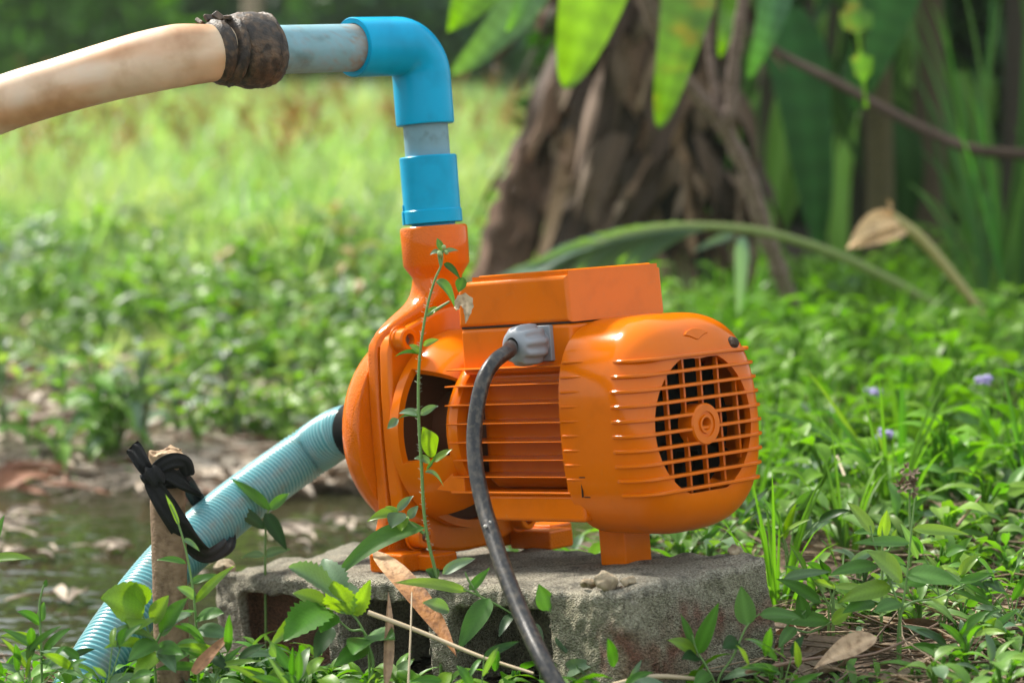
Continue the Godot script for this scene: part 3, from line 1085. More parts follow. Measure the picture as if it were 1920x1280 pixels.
	# black power cable
	pts = [f * Vector3(0.1555, 0.0622, 0.06), f * Vector3(0.1555, 0.0622, 0.0785), at(955, 657, 1.757), at(929, 676, 1.738), at(908, 708, 1.728), at(895, 760, 1.72), at(889, 820, 1.712), at(893, 880, 1.70), at(906, 945, 1.685), at(925, 1008, 1.665), at(950, 1082, 1.64), at(984, 1165, 1.61), at(1022, 1245, 1.575), at(1065, 1322, 1.55), at(1140, 1450, 1.51), at(1260, 1590, 1.47), at(1450, 1660, 1.44)]
	path = smooth_path(pts, 7)
	var cb := thing("power_cable", "thick scuffed black power cable hanging from the pump's grey gland", "cable", at(1260, 1590, 1.47))
	g = G.new()
	g.tube(path, lin([0.0050, 0.0052, 0.0054, 0.0057, 0.0060], path.size()), 22, true)
	part("sheath", g, M.cable, cb, true)
	g = G.new()
	g.col = Color(0.6, 0.56, 0.5)
	var c0 := at(913, 985, 1.665)
	nets(g, Vector3(-0.005, -0.004, -0.004), Vector3(0.007, 0.006, 0.004), 0.0007, func(q: Vector3) -> float: return minf((q - Vector3(-0.001, -0.0005, 0)).length() - 0.0013, ((q - Vector3(0.0020, 0.0026, 0.001)) * Vector3(0.8, 0.8, 1)).length() - 0.0008) + 0.0004 * lumps.get_noise_3dv(q * 30000.0))
	for i in g.v.size():
		g.v[i] += c0
	part("splash", g, M.stem, cb, true)

func ribbon(g: G, path: PackedVector3Array, widths: Array, face: Vector3, thick := 0.0009, crease := 0.0014) -> void:
	var rows := []
	for i in path.size():
		var tg := (path[mini(i + 1, path.size() - 1)] - path[maxi(i - 1, 0)]).normalized()
		var side := tg.cross(face).normalized()
		var nor := side.cross(tg).normalized()
		var w: float = widths[i]
		var row := PackedVector3Array()
		for j in 18:
			var a := TAU * j / 18
			var u := cos(a)
			row.append(path[i] + side * u * w * 0.5 + nor * (signf(sin(a)) * pow(absf(sin(a)), 0.6) * thick + crease * sin(u * 7.0 + i * 0.25)))
		rows.append(row)
	g.grid(rows, true)
	for e in [0, path.size() - 1]:
		var f := g.v.size()
		var out: Vector3 = (path[1] - path[0]) * -1.0 if e == 0 else path[e] - path[e - 1]
		for p in rows[e]:
			g.pt(p, out)
		for j in range(1, 17):
			g.tri(f, f + j, f + j + 1)

func build_post() -> void:
	var t := thing("wooden_post", "weathered round wooden post with a pale rough cut top beside the ribbed hose", "wooden post", at(325, 1290, 1.775))
	var g := G.new()
	var top := at(312, 858, 1.79)
	var foot := at(326, 1420, 1.775)
	var rows := []
	var cols := []
	for i in 26:
		var p := foot.lerp(top, i / 25.0)
		var row := PackedVector3Array()
		var cl := []
		for j in 30:
			var a := TAU * j / 30
			var n1 := bumps.get_noise_3d(cos(a) * 2600.0, i * 40.0, sin(a) * 2600.0)
			var crack := 0.0016 * exp(-pow((a - 1.75 + 0.02 * sin(i * 0.6)) / 0.05, 2.0))
			var r := 0.0121 + n1 * 0.0006 - crack
			if i == 25:
				p = top + Vector3.UP * 0.0008 * sin(a * 3.0)
			row.append(p + Vector3(cos(a) * r, 0, sin(a) * r))
			var tone := Color(0.26, 0.175, 0.105).lerp(Color(0.12, 0.078, 0.048), clampf(0.35 - n1 * 1.4 + 0.35 * bumps.get_noise_2d(j * 260.0, i * 25.0) + (6 - i) * 0.06, 0, 1))
			cl.append(tone.darkened(0.5) if crack > 0.0006 else tone)
		rows.append(row)
		cols.append(cl)
	g.grid(rows, true, cols, true)
	part("shaft", g, M.post_wood, t, true)
	g = G.new()
	nets(g, Vector3(-0.017, -0.012, -0.017), Vector3(0.017, 0.012, 0.017), 0.0014, func(q: Vector3) -> float: return maxf(Vector2(q.x, q.z).length() - 0.0122 - 0.001 * lumps.get_noise_3dv(q * 9000.0), absf(q.y) - 0.0045 - 0.0042 * lumps.get_noise_3dv(q * 7000.0) - 0.0012 * bumps.get_noise_3dv(q * 20000.0)), func(q: Vector3) -> Color: return Color(0.56, 0.40, 0.25).lerp(Color(0.36, 0.23, 0.13), clampf(0.4 + lumps.get_noise_3dv(q * 12000.0), 0, 1)))
	for i in g.v.size():
		g.v[i] += top
	part("cut_top", g, M.post_wood, t, true)

	var c := thing("black_cloth_tie", "black cloth strip knotted round the wooden post and slung under the ribbed hose", "cloth tie", at(330, 1035, 1.77))
	var toward := (EYE - top).normalized()
	g = G.new()
	rows = []
	for i in 9:
		var row := PackedVector3Array()
		for j in 36:
			var a := TAU * j / 36
			var r := 0.0140 + 0.0012 * sin(i * 2.1 + a * 3.0) - (0.0014 if i == 0 or i == 8 else 0.0)
			row.append(at(316, 905, 1.788).lerp(at(314, 872, 1.789), i / 8.0) + Vector3(cos(a) * r, 0.004 * sin(a + 2.2) - 0.003 * cos(a), sin(a) * r))
		rows.append(row)
	g.grid(rows, true, null, true)
	part("wrap", g, M.cloth, c, true)
	g = G.new()
	var path := smooth_path([at(291, 897, 1.768), at(277, 884, 1.766), at(266, 868, 1.764), at(253, 845, 1.768), at(247, 838, 1.77)], 6)
	ribbon(g, path, lin([0.009, 0.009, 0.0105, 0.0115, 0.0118], path.size()), toward)
	part("tail", g, M.cloth, c, true)
	g = G.new()
	path = smooth_path([at(290, 894, 1.766), at(315, 890, 1.768), at(340, 905, 1.770), at(358, 918, 1.774), at(376, 929, 1.78)], 6)
	ribbon(g, path, lin([0.009, 0.0105, 0.009, 0.005, 0.0012], path.size()), toward + Vector3.UP * 0.5)
	part("tail", g, M.cloth, c, true)
	g = G.new()
	path = smooth_path([at(281, 900, 1.77), at(296, 876, 1.766), at(322, 864, 1.766), at(345, 868, 1.771), at(352, 890, 1.777)], 6)
	ribbon(g, path, lin([0.007, 0.009, 0.011, 0.0105, 0.010], path.size()), toward)
	part("loop", g, M.cloth, c, true)
	g = G.new()
	path = smooth_path([at(283, 893, 1.765), at(290, 914, 1.764), at(312, 950, 1.765), at(338, 990, 1.775), at(360, 1020, 1.80), at(384, 1040, 1.84), at(410, 1034, 1.90), at(428, 1015, 1.96), at(412, 975, 2.01), at(372, 940, 1.99), at(350, 905, 1.93), at(335, 893, 1.83)], 7)
	ribbon(g, path, lin([0.011, 0.0125, 0.0150, 0.0150, 0.0135, 0.012, 0.012, 0.012, 0.012, 0.012, 0.011, 0.01], path.size()), toward)
	part("sling", g, M.cloth, c, true)
	g = G.new()
	nets(g, Vector3(-0.012, -0.012, -0.009), Vector3(0.012, 0.012, 0.009), 0.0013, func(q: Vector3) -> float: return (q / Vector3(0.0078, 0.0068, 0.0058)).length() * 0.006 - 0.006 + 0.0011 * sin(q.x * 900.0 + q.y * 500.0) + 0.0012 * lumps.get_noise_3dv(q * 8000.0))
	for i in g.v.size():
		g.v[i] += at(287, 893, 1.764)
	part("knot", g, M.cloth, c, true)

var block_xf := Transform3D()
func block_place(q: Vector3) -> Vector3:
	# block measures: x along its length, y up from its top, z towards its open face
	var l := Vector3(0.4815, 0, 0.0475) / 0.484
	var d := Vector3(0.022, 0, 0.174) / 0.1754
	return block_xf * (Vector3(0.030, 0, 0.0227) + l * q.x + d * q.z + Vector3(0, q.y, 0))

func build_block() -> void:
	var f := pump_frame()
	block_xf = f * Transform3D(Basis(Vector3(0, 0, 1), deg_to_rad(1.05)), Vector3(0, -0.0985, 0))
	var field := func(q: Vector3) -> float:
		var e := Vector3(absf(q.x - 0.007) - 0.244, absf(q.y + 0.0375) - 0.0325, absf(q.z) - 0.0815)
		var sd := Vector3(maxf(e.x, 0), maxf(e.y, 0), maxf(e.z, 0)).length() + minf(maxf(e.x, maxf(e.y, e.z)), 0.0) - 0.0035
		var edge := clampf(1.0 - (absf(e.x) + absf(e.y) + absf(e.z) - maxf(absf(e.x), maxf(absf(e.y), absf(e.z)))) / 0.03, 0, 1)
		var n1 := lumps.get_noise_3dv(q * 2200.0)
		var n2 := bumps.get_noise_3dv(q * 9000.0)
		sd += n1 * (0.0018 + 0.004 * edge) + n2 * 0.0017 * (0.5 if q.y > -0.006 else 1.6)
		if q.z > -0.02 and q.y < -0.008:
			for k in 3:
				var m: float = [-0.142, -0.012, 0.122][k]
				var h: float = [0.056, 0.052, 0.054][k]
				var dep: float = [0.070, 0.0, 0.01][k]
				var p := Vector3(absf(q.x - m) - h + 0.008, absf(q.y + 0.045) - 0.0285 + 0.008, dep - q.z + 0.004)
				var pk := Vector3(maxf(p.x, 0), maxf(p.y, 0), maxf(p.z, 0)).length() + minf(maxf(p.x, maxf(p.y, p.z)), 0.0) - 0.008 + n1 * 0.004
				sd = maxf(sd, -pk)
		return sd
	var tint := func(q: Vector3) -> Color:
		var n1 := lumps.get_noise_3dv(q * 1600.0 + Vector3(50, 0, 0))
		var n2 := bumps.get_noise_3dv(q * 5000.0)
		var c := Color(0.55, 0.52, 0.44).lerp(Color(0.76, 0.72, 0.61), clampf(n1 + 0.35, 0, 1))
		c = c.lerp(Color(0.16, 0.155, 0.13), clampf(n2 * 1.9 - 0.12, 0, 0.75))
		if q.y < -0.01 and q.x > 0.15:
			c = c.lerp(Color(0.36, 0.36, 0.22), 0.45 + 0.3 * n1)
			c = c.lerp(Color(0.36, 0.15, 0.10), clampf(1.0 - absf(q.y + 0.040 + n1 * 0.02) / 0.018, 0, 1) * clampf(0.75 + n2 * 1.5, 0, 0.95) * (1.0 if q.x > 0.225 else 0.0))
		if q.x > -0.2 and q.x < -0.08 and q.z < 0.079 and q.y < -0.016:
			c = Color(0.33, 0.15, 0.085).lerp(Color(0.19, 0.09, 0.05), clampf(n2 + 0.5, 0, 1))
		return c
	var t := thing("concrete_block", "rough grey hollow concrete block under the orange pump", "concrete block", block_place(Vector3(0, -0.075, 0)))
	var g := G.new()
	nets(g, Vector3(-0.254, -0.086, -0.098), Vector3(0.272, 0.012, 0.098), 0.0031, field, tint)
	var bs := Basis(block_xf.basis * Vector3(0.4815, 0, 0.0475).normalized(), block_xf.basis.y, block_xf.basis * Vector3(-0.0475, 0, 0.4815).normalized())
	for i in g.v.size():
		g.v[i] = block_place(g.v[i])
		g.n[i] = (bs * g.n[i]).normalized()
	part("block_body", g, M.concrete, t, true)
	# crumbs of mortar
	var spots := [[-0.229, 0.0765, 0.011], [0.228, 0.074, 0.0105], [0.241, 0.062, 0.006], [0.214, 0.078, 0.006], [0.228, -0.078, 0.007]]
	for s in spots:
		g = G.new()
		var r: float = s[2]
		nets(g, Vector3(-1.5, -1.0, -1.5) * r, Vector3(1.5, 1.2, 1.5) * r, r * 0.16, func(q: Vector3) -> float: return (q * Vector3(0.85, 1.5, 0.85)).length() - r * (0.8 + 0.6 * lumps.get_noise_3dv(q * 38.0 / r + Vector3(s[0] * 9000.0, 0, 0)) + 0.22 * bumps.get_noise_3dv(q * 120.0 / r)), func(q: Vector3) -> Color: return Color(0.50, 0.42, 0.29).lerp(Color(0.32, 0.26, 0.18), clampf(0.4 + bumps.get_noise_3dv(q * 9000.0), 0, 1)))
		for i in g.v.size():
			g.v[i] = block_place(g.v[i] + Vector3(s[0], 0.002, s[1]))
		part("mortar_crumb", g, M.post_wood, t, true)

const GREEN := Color(0.095, 0.26, 0.030)
const LIME := Color(0.24, 0.44, 0.035)
const PALE := Color(0.19, 0.31, 0.17)
const DARK := Color(0.030, 0.095, 0.020)

# a weed given by its stems and leaves: stems are lists of [x, y] seen from the camera's place at distance d, in the photograph's pixels
# leaf: base x, base y, tip x, tip y, width, sag, kind, tone (0 green, 1 lime, 2 pale, 3 dark), saw teeth, swing in depth (cm)
func weed(called: String, label: String, d: float, stems: Array, leaves: Array, category := "weed", stem_r := 2.6, group := "") -> Node3D:
	var root: Vector3 = at(stems[0][0][0], stems[0][0][1], d)
	var t := thing(called, label, category, root, group)
	for s in stems:
		var pts := []
		for i in s.size():
			pts.append(at(s[i][0], s[i][1], d + (s[i][2] * 0.01 if s[i].size() > 2 else 0.0)))
		if Vector2(s[0][0], s[0][1]).distance_to(Vector2(stems[0][0][0], stems[0][0][1])) < 70.0:
			var low := Vector3(pts[0].x, ground(pts[0].x, pts[0].z) - 0.015, pts[0].z)
			if pts[0].y > low.y + 0.01:
				pts.push_front(low)
		var path := smooth_path(pts, 6)
		var g := G.new()
		g.col = Color(0.13, 0.24, 0.06)
		g.tube(path, lin([px_len(stem_r, d), px_len(stem_r * 0.9, d), px_len(stem_r * 0.55, d)], path.size()), 8)
		part("stem", g, M.stem, t, true)
	for l in leaves:
		var g := G.new()
		var sw: float = l[9] * 0.01 if l.size() > 9 else rng.randf_range(-0.02, 0.03)
		var a := at(l[0], l[1], d)
		var b := at(l[2], l[3], d - sw)
		var mid := (a + b) / 2
		var perp := Vector3.UP
		mid += perp * px_len(l[5], d) + (EYE - mid).normalized() * absf(sw) * 0.25
		var up := Vector3(rng.randf_range(-0.35, 0.35), rng.randf_range(0.35, 0.9), rng.randf_range(0.5, 1.0))
		var tone: Color = [GREEN, LIME, PALE, DARK][l[7]]
		tone = tone.lightened(rng.randf_range(0.0, 0.06)).darkened(rng.randf_range(0.0, 0.2))
		g.leaf(a, mid, b, px_len(l[4], d) * 1.15, up, l[6], l[8], rng.randf_range(0.12, 0.4), rng.randf_range(0.0, 0.06), 18 if l[8] > 0.0 else 10, tone, rng)
		part("leaf", g, M.thin_leaf if l[7] == 1 else M.leaf, t, true)
	return t

func front_weeds() -> void:
	var t := weed("tall_weed", "tall slender green weed with a hairy stem rising in front of the orange pump", 1.80,
		[[[826, 1150], [818, 1080], [804, 1020], [795, 960], [790, 870], [785, 780], [785, 700], [790, 640], [801, 575], [815, 525], [827, 497], [830, 468]],
		[[795, 1000], [775, 985], [748, 962]], [[800, 592], [822, 578], [843, 565]], [[827, 497], [824, 485], [821, 470]]],
		[[795, 990, 618, 1095, 36, 52, 0, 0, 0.0, 1], [748, 962, 688, 978, 18, 12, 0, 1, 0.0, 0], [745, 958, 776, 929, 15, 4, 0, 2, 0.0, 0], [750, 960, 733, 990, 30, 3, 1, 3, 0.0, 2], [757, 968, 752, 996, 24, 0, 1, 1, 0.0, 1], [765, 972, 784, 948, 16, 2, 1, 2, 0.0, 0], [745, 958, 722, 950, 9, 2, 1, 1, 0.0, 0],
		[786, 778, 748, 775, 17, 8, 1, 2, 0.0, 0], [786, 783, 746, 786, 6, 14, 0, 0, 0.0, 0], [747, 786, 726, 804, 16, 2, 1, 2, 0.0, 0], [788, 778, 822, 761, 13, 7, 0, 2, 0.0, 0], [816, 852, 792, 800, 38, -4, 1, 1, 0.0, 1], [812, 866, 849, 842, 14, 5, 0, 1, 0.0, 0], [806, 868, 776, 860, 13, 10, 0, 2, 0.0, 0], [797, 885, 832, 912, 7, 22, 0, 2, 0.0, 0], [800, 880, 818, 852, 6, -4, 0, 0, 0.0, 0],
		[789, 664, 741, 668, 8, 14, 0, 0, 0.0, 0], [788, 660, 767, 646, 15, 2, 1, 1, 0.0, 0], [793, 648, 824, 637, 11, 5, 0, 1, 0.0, 0], [803, 590, 822, 577, 14, 4, 1, 1, 0.0, 0], [817, 527, 856, 582, 22, 24, 0, 0, 0.0, 0], [832, 495, 864, 525, 11, 12, 0, 3, 0.0, 0], [868, 520, 860, 548, 19, 0, 1, 0, 0.0, 0], [828, 470, 819, 446, 11, 3, 0, 0, 0.0, 0], [830, 472, 860, 470, 8, 5, 0, 2, 0.0, 0], [824, 474, 806, 478, 13, 6, 1, 2, 0.0, 0], [822, 1082, 798, 1068, 22, 0, 1, 3, 0.0, 0]], "weed", 3.4)
	# its withered leaf
	var g := G.new()
	g.leaf(at(852, 575, 1.797), at(884, 552, 1.79), at(873, 606, 1.79), px_len(26, 1.8), Vector3(0.2, 0.4, 0.9), 0, 0.2, 0.6, 0.14, 14, Color(0.62, 0.52, 0.36), rng)
	part("withered_leaf", g, M.dry_leaf, t, true).set_meta("label", "withered curled pale brown leaf")
	g = G.new()
	var sp := []
	for q in [[826, 1150], [818, 1080], [804, 1020], [795, 960], [790, 870], [785, 780], [785, 700], [790, 640], [801, 575], [815, 525], [827, 497], [830, 468]]:
		sp.append(at(q[0], q[1], 1.80))
	var hairline := smooth_path(sp, 6)
	for i in 160:
		var p := hairline[rng.randi_range(10, hairline.size() - 12)] + Vector3(0, rng.randf_range(-0.004, 0.004), 0)
		var a := rng.randf() * TAU
		g.col = Color(0.5, 0.56, 0.4)
		g.tube(PackedVector3Array([p + Vector3(cos(a), 0, sin(a)) * 0.001, p + Vector3(cos(a), 0.25, sin(a)) * 0.0028]), 0.00014, 3, false)
	var hair := part("hair", g, M.stem, t, true)
	hair.set_meta("kind", "stuff")
	g = G.new()
	for i in 7:
		g.rbox(at(829 + rng.randf_range(-7, 9), 471 + rng.randf_range(-9, 6), 1.797 + rng.randf_range(-0.004, 0.004)), Vector3.ONE * 0.0016, 0.0014, 2)
	g.c.fill(Color(0.30, 0.42, 0.16))
	part("bud_cluster", g, M.stem, t, true)

	weed("toothed_weed", "light green weed with broad toothed leaves before the left half of the block", 1.72,
		[[[700, 1265], [690, 1205], [668, 1160], [640, 1140], [615, 1112]], [[690, 1205], [655, 1180], [620, 1150]], [[684, 1195], [700, 1240], [690, 1290]]],
		[[640, 1128, 541, 1062, 62, 12, 1, 2, 0.22, 3], [636, 1118, 606, 1047, 44, 6, 1, 2, 0.22, -2], [648, 1150, 625, 1088, 50, 0, 1, 1, 0.22, 1], [655, 1152, 655, 1092, 46, 0, 1, 2, 0.22, -1], [662, 1152, 694, 1086, 26, -6, 1, 1, 0.22, 1], [612, 1140, 532, 1202, 56, 14, 1, 0, 0.22, 4], [600, 1140, 502, 1216, 30, 16, 0, 1, 0.08, 3], [610, 1130, 548, 1112, 26, 6, 1, 1, 0.1, 0], [625, 1150, 600, 1185, 34, 4, 1, 0, 0.1, 2],
		[690, 1195, 660, 1228, 44, 6, 1, 0, 0.12, 4], [692, 1190, 740, 1200, 40, 8, 1, 0, 0.12, 3], [690, 1210, 625, 1250, 30, 10, 1, 0, 0.1, 4], [620, 1175, 590, 1235, 30, 6, 1, 3, 0.1, 2], [640, 1135, 668, 1118, 22, 4, 1, 1, 0.1, 0]])
	weed("lime_weed", "yellow green broad leaved weed glowing in front of the post's foot", 1.70,
		[[[292, 1290], [285, 1220], [270, 1160], [250, 1130]], [[285, 1220], [310, 1170], [330, 1140]]],
		[[268, 1150, 188, 1122, 66, 14, 1, 1, 0.08, 2], [262, 1140, 236, 1094, 52, 4, 1, 1, 0.08, 1], [272, 1160, 248, 1185, 44, 6, 1, 1, 0.08, 3], [285, 1165, 316, 1116, 30, 0, 1, 1, 0.06, 1], [300, 1190, 352, 1120, 32, 8, 0, 0, 0.0, 2], [290, 1200, 212, 1180, 24, 16, 0, 2, 0.0, 3], [305, 1180, 360, 1150, 26, 10, 0, 2, 0.0, 2], [295, 1205, 240, 1240, 32, 12, 1, 0, 0.06, 4], [292, 1215, 345, 1230, 26, 14, 0, 0, 0.0, 4], [296, 1225, 250, 1270, 30, 8, 1, 1, 0.0, 4], [300, 1220, 330, 1262, 26, 8, 0, 2, 0.0, 4], [280, 1215, 195, 1215, 22, 20, 0, 1, 0.0, 4]])
	weed("grassy_weed", "dark narrow bladed grass standing before the upper ribbed hose", 1.985,
		[[[497, 1074], [497, 1040], [498, 985], [503, 955]]],
		[[505, 957, 432, 897, 22, 6, 0, 0, 0.0, -1], [496, 992, 412, 936, 22, 8, 0, 3, 0.0, 0], [506, 955, 543, 924, 18, 2, 0, 0, 0.0, 0], [497, 962, 538, 1032, 24, 4, 0, 3, 0.0, 1], [495, 1042, 545, 1030, 18, 6, 0, 2, 0.0, 0], [495, 1042, 452, 1046, 16, 8, 0, 2, 0.0, 0]])
	weed("thin_weed", "thin upright weed with three small pointed leaves in front of the post", 1.72,
		[[[372, 1290], [365, 1140], [352, 1050], [335, 985], [318, 945]]],
		[[335, 985, 309, 925, 9, 2, 0, 1, 0.0, 0], [342, 1012, 374, 1034, 11, 8, 0, 2, 0.0, 0], [348, 1056, 292, 1050, 12, 8, 0, 0, 0.0, 0], [356, 1092, 412, 1078, 14, 4, 0, 0, 0.0, 0], [364, 1130, 440, 1060, 16, 10, 0, 1, 0.0, 1], [366, 1145, 300, 1180, 24, 12, 0, 0, 0.0, 2], [368, 1160, 420, 1150, 30, 8, 0, 0, 0.0, 2], [370, 1180, 440, 1200, 26, 12, 0, 2, 0.0, 2], [370, 1200, 312, 1252, 28, 12, 0, 0, 0.0, 3], [372, 1215, 430, 1260, 26, 10, 0, 3, 0.0, 3], [366, 1120, 330, 1100, 18, 4, 0, 2, 0.0, 1]])
	weed("pondside_weed", "small weed with paired dark leaves against the dark pond water", 1.76,
		[[[78, 1290], [76, 1200], [73, 1135], [82, 1095]]],
		[[75, 1170, 30, 1146, 18, 8, 0, 0, 0.0, 1], [76, 1165, 82, 1128, 16, 2, 0, 0, 0.0, 0], [84, 1100, 86, 1085, 7, 0, 0, 3, 0.0, 0], [74, 1215, 0, 1192, 22, 14, 0, 1, 0.0, 2], [76, 1230, 10, 1252, 30, 12, 0, 0, 0.0, 3], [78, 1228, 132, 1178, 20, 12, 0, 0, 0.0, 2], [78, 1240, 160, 1275, 34, 18, 0, 0, 0.0, 4], [77, 1220, 130, 1240, 30, 14, 1, 2, 0.0, 3]])
	weed("edge_weed", "pair of narrow leaves leaning in from the left above the pond", 1.70, [[[-30, 1180], [-25, 1080], [-20, 1010]]],
		[[-22, 1052, 60, 1048, 16, 12, 0, 1, 0.0, 1], [-20, 1030, 8, 964, 16, 0, 0, 0, 0.0, 0]])
	weed("creeping_grass", "creeping grass with long pointed blades across the block's open front", 1.74,
		[[[1010, 1190], [960, 1150], [900, 1118], [868, 1104]], [[900, 1118], [880, 1090], [872, 1072]]],
		[[875, 1108, 738, 1092, 20, 12, 0, 1, 0.0, 0], [918, 1122, 858, 1222, 36, 8, 0, 0, 0.0, 2], [880, 1106, 918, 1064, 16, 0, 0, 0, 0.0, 0], [830, 1076, 892, 1047, 20, 8, 0, 2, 0.0, 0], [842, 1145, 792, 1130, 26, 4, 1, 2, 0.0, 1], [960, 1150, 935, 1195, 18, 6, 0, 3, 0.0, 2]])
	weed("pointed_weed", "weed with upright pointed leaves by the power cable and the block's corner", 1.70,
		[[[1040, 1290], [1060, 1230], [1045, 1170], [1030, 1140]], [[1150, 1250], [1100, 1215], [1060, 1190], [1040, 1150]]],
		[[1030, 1145, 1010, 1094, 30, 0, 0, 0, 0.0, 0], [1042, 1160, 1068, 1128, 14, 0, 0, 3, 0.0, 0], [1050, 1190, 1062, 1225, 24, 0, 0, 3, 0.0, 1], [1096, 1190, 1130, 1143, 16, 2, 0, 0, 0.0, 0], [1125, 1275, 1192, 1188, 34, 18, 0, 0, 0.0, 2], [1060, 1250, 1120, 1215, 22, 6, 0, 2, 0.0, 2], [1055, 1262, 1118, 1246, 26, 10, 0, 2, 0.0, 3], [1000, 1170, 1020, 1215, 20, 0, 0, 3, 0.0, 1], [1052, 1275, 1010, 1242, 30, 6, 1, 0, 0.0, 3], [1100, 1225, 1085, 1262, 26, 6, 0, 0, 0.0, 2]])
	weed("bamboo_grass", "bright green grass shoot with four broad pointed blades below the block's right face", 1.66,
		[[[1345, 1300], [1325, 1250], [1308, 1222], [1298, 1190]], [[1345, 1285], [1375, 1230], [1400, 1175], [1425, 1150]]],
		[[1308, 1225, 1348, 1130, 30, 0, 0, 0, 0.0, 1], [1306, 1226, 1251, 1200, 26, 8, 0, 1, 0.0, 1], [1300, 1212, 1276, 1150, 14, 4, 0, 0, 0.0, 0], [1402, 1172, 1390, 1098, 34, 2, 0, 0, 0.0, 0], [1310, 1232, 1278, 1236, 24, 4, 0, 3, 0.0, 2], [1385, 1205, 1355, 1215, 30, 4, 1, 3, 0.0, 2], [1330, 1262, 1300, 1290, 24, 6, 0, 0, 0.0, 3], [1352, 1275, 1420, 1262, 26, 12, 0, 2, 0.0, 3], [1425, 1152, 1505, 1160, 22, 10, 0, 0, 0.0, 1]])
	weed("tall_bamboo_grass", "tall grass shoot with broad striped blades on the straw right of the block", 1.72,
		[[[1688, 1175], [1700, 1090], [1708, 1010], [1716, 935]], [[1688, 1160], [1665, 1080], [1640, 1020], [1632, 985]], [[1690, 1150], [1760, 1120], [1820, 1090]]],
		[[1692, 1090, 1624, 1033, 44, 10, 0, 1, 0.0, 1], [1700, 1078, 1806, 1098, 38, 14, 0, 0, 0.0, 1], [1706, 1018, 1600, 1018, 20, 4, 0, 0, 0.0, 0], [1712, 992, 1818, 1002, 20, 4, 0, 1, 0.0, 0], [1638, 1000, 1588, 940, 24, 6, 0, 1, 0.0, 0], [1716, 940, 1720, 930, 5, 0, 0, 0, 0.0, 0], [1645, 1060, 1555, 1078, 26, 8, 0, 0, 0.0, 2], [1670, 1100, 1570, 1130, 30, 10, 0, 1, 0.0, 2], [1640, 1130, 1580, 1150, 26, 8, 0, 0, 0.0, 2], [1800, 1092, 1866, 1074, 16, 2, 0, 0, 0.0, 0], [1755, 1122, 1770, 1135, 30, 2, 0, 1, 0.0, 1], [1690, 1130, 1640, 1148, 28, 6, 1, 0, 0.0, 2]])
	weed("low_grass", "low spreading grass at the block's right foot", 1.74,
		[[[1470, 1190], [1505, 1150], [1540, 1120]], [[1470, 1190], [1520, 1185], [1560, 1165]]],
		[[1540, 1130, 1455, 1085, 22, 10, 0, 0, 0.0, 1], [1555, 1165, 1428, 1158, 26, 6, 0, 0, 0.0, 0], [1510, 1160, 1498, 1110, 24, 0, 0, 0, 0.0, 0], [1470, 1085, 1560, 1072, 18, 6, 0, 2, 0.0, 1], [1560, 1165, 1600, 1145, 26, 4, 0, 1, 0.0, 1], [1490, 1175, 1460, 1215, 22, 4, 0, 0, 0.0, 2]])
	weed("yellowing_weed", "weed with one yellow blotched upright leaf right of the pump", 1.80,
		[[[1655, 1080], [1655, 1010], [1652, 985]], [[1655, 1060], [1668, 1030], [1678, 1010]]],
		[[1652, 1010, 1664, 955, 22, 0, 0, 1, 0.0, 0], [1650, 1000, 1600, 1000, 18, 6, 0, 0, 0.0, 0], [1672, 1024, 1682, 990, 12, 0, 0, 1, 0.0, 0], [1656, 1050, 1700, 1060, 20, 8, 0, 0, 0.0, 0]])

	# dry things one can pick out
	g = G.new()
	g.leaf(at(700, 1033, 1.795), at(800, 1125, 1.735), at(856, 1232, 1.70), px_len(50, 1.75), Vector3(0.35, 0.5, 0.8), 0, 0.0, 0.16, 0.03, 16, Color(0.45, 0.21, 0.06), rng)
	for i in g.v.size():
		var k := bumps.get_noise_3dv(g.v[i] * 9000.0)
		g.c[i] = Color(0.62, 0.42, 0.24).lerp(Color(0.40, 0.17, 0.045), smoothstep(0.02, 0.5, g.uv[i].y)).lerp(Color(0.12, 0.06, 0.03), clampf(k * 2.2 - 0.15, 0, 0.8))
	solo("dry_leaf", g, M.dry_leaf, "long orange brown dry leaf leaning over the block's edge below the pump's front foot", "dry leaf")
	g = G.new()
	g.leaf(at(722, 1290, 1.68), at(730, 1190, 1.70), at(728, 1108, 1.71), px_len(22, 1.7), Vector3(0.5, 0.1, 0.9), 0, 0.0, 0.5, 0.0, 10, Color(0.42, 0.28, 0.18), rng)
	solo("dry_grass", g, M.dry_leaf, "upright brown dry grass blade before the block's dark hollow", "dry leaf")
	g = G.new()
	g.leaf(at(362, 1262, 1.66), at(400, 1215, 1.68), at(430, 1190, 1.70), px_len(26, 1.68), Vector3(0.2, 0.6, 0.8), 2, 0.0, 0.3, 0.02, 10, Color(0.34, 0.17, 0.08), rng)
	solo("dry_leaf", g, M.dry_leaf, "broad reddish brown dry leaf lying left of the block's lower corner", "dry leaf")
	g = G.new()
	g.leaf(at(1645, 1195, 1.66), at(1590, 1210, 1.66), at(1525, 1255, 1.64), px_len(46, 1.66), Vector3(0.1, 0.8, 0.6), 0, 0.0, 0.3, 0.05, 12, Color(0.50, 0.36, 0.23), rng)
	solo("dry_leaf", g, M.dry_leaf, "curled tan dry leaf among the straw below the tall grass shoot", "dry leaf")
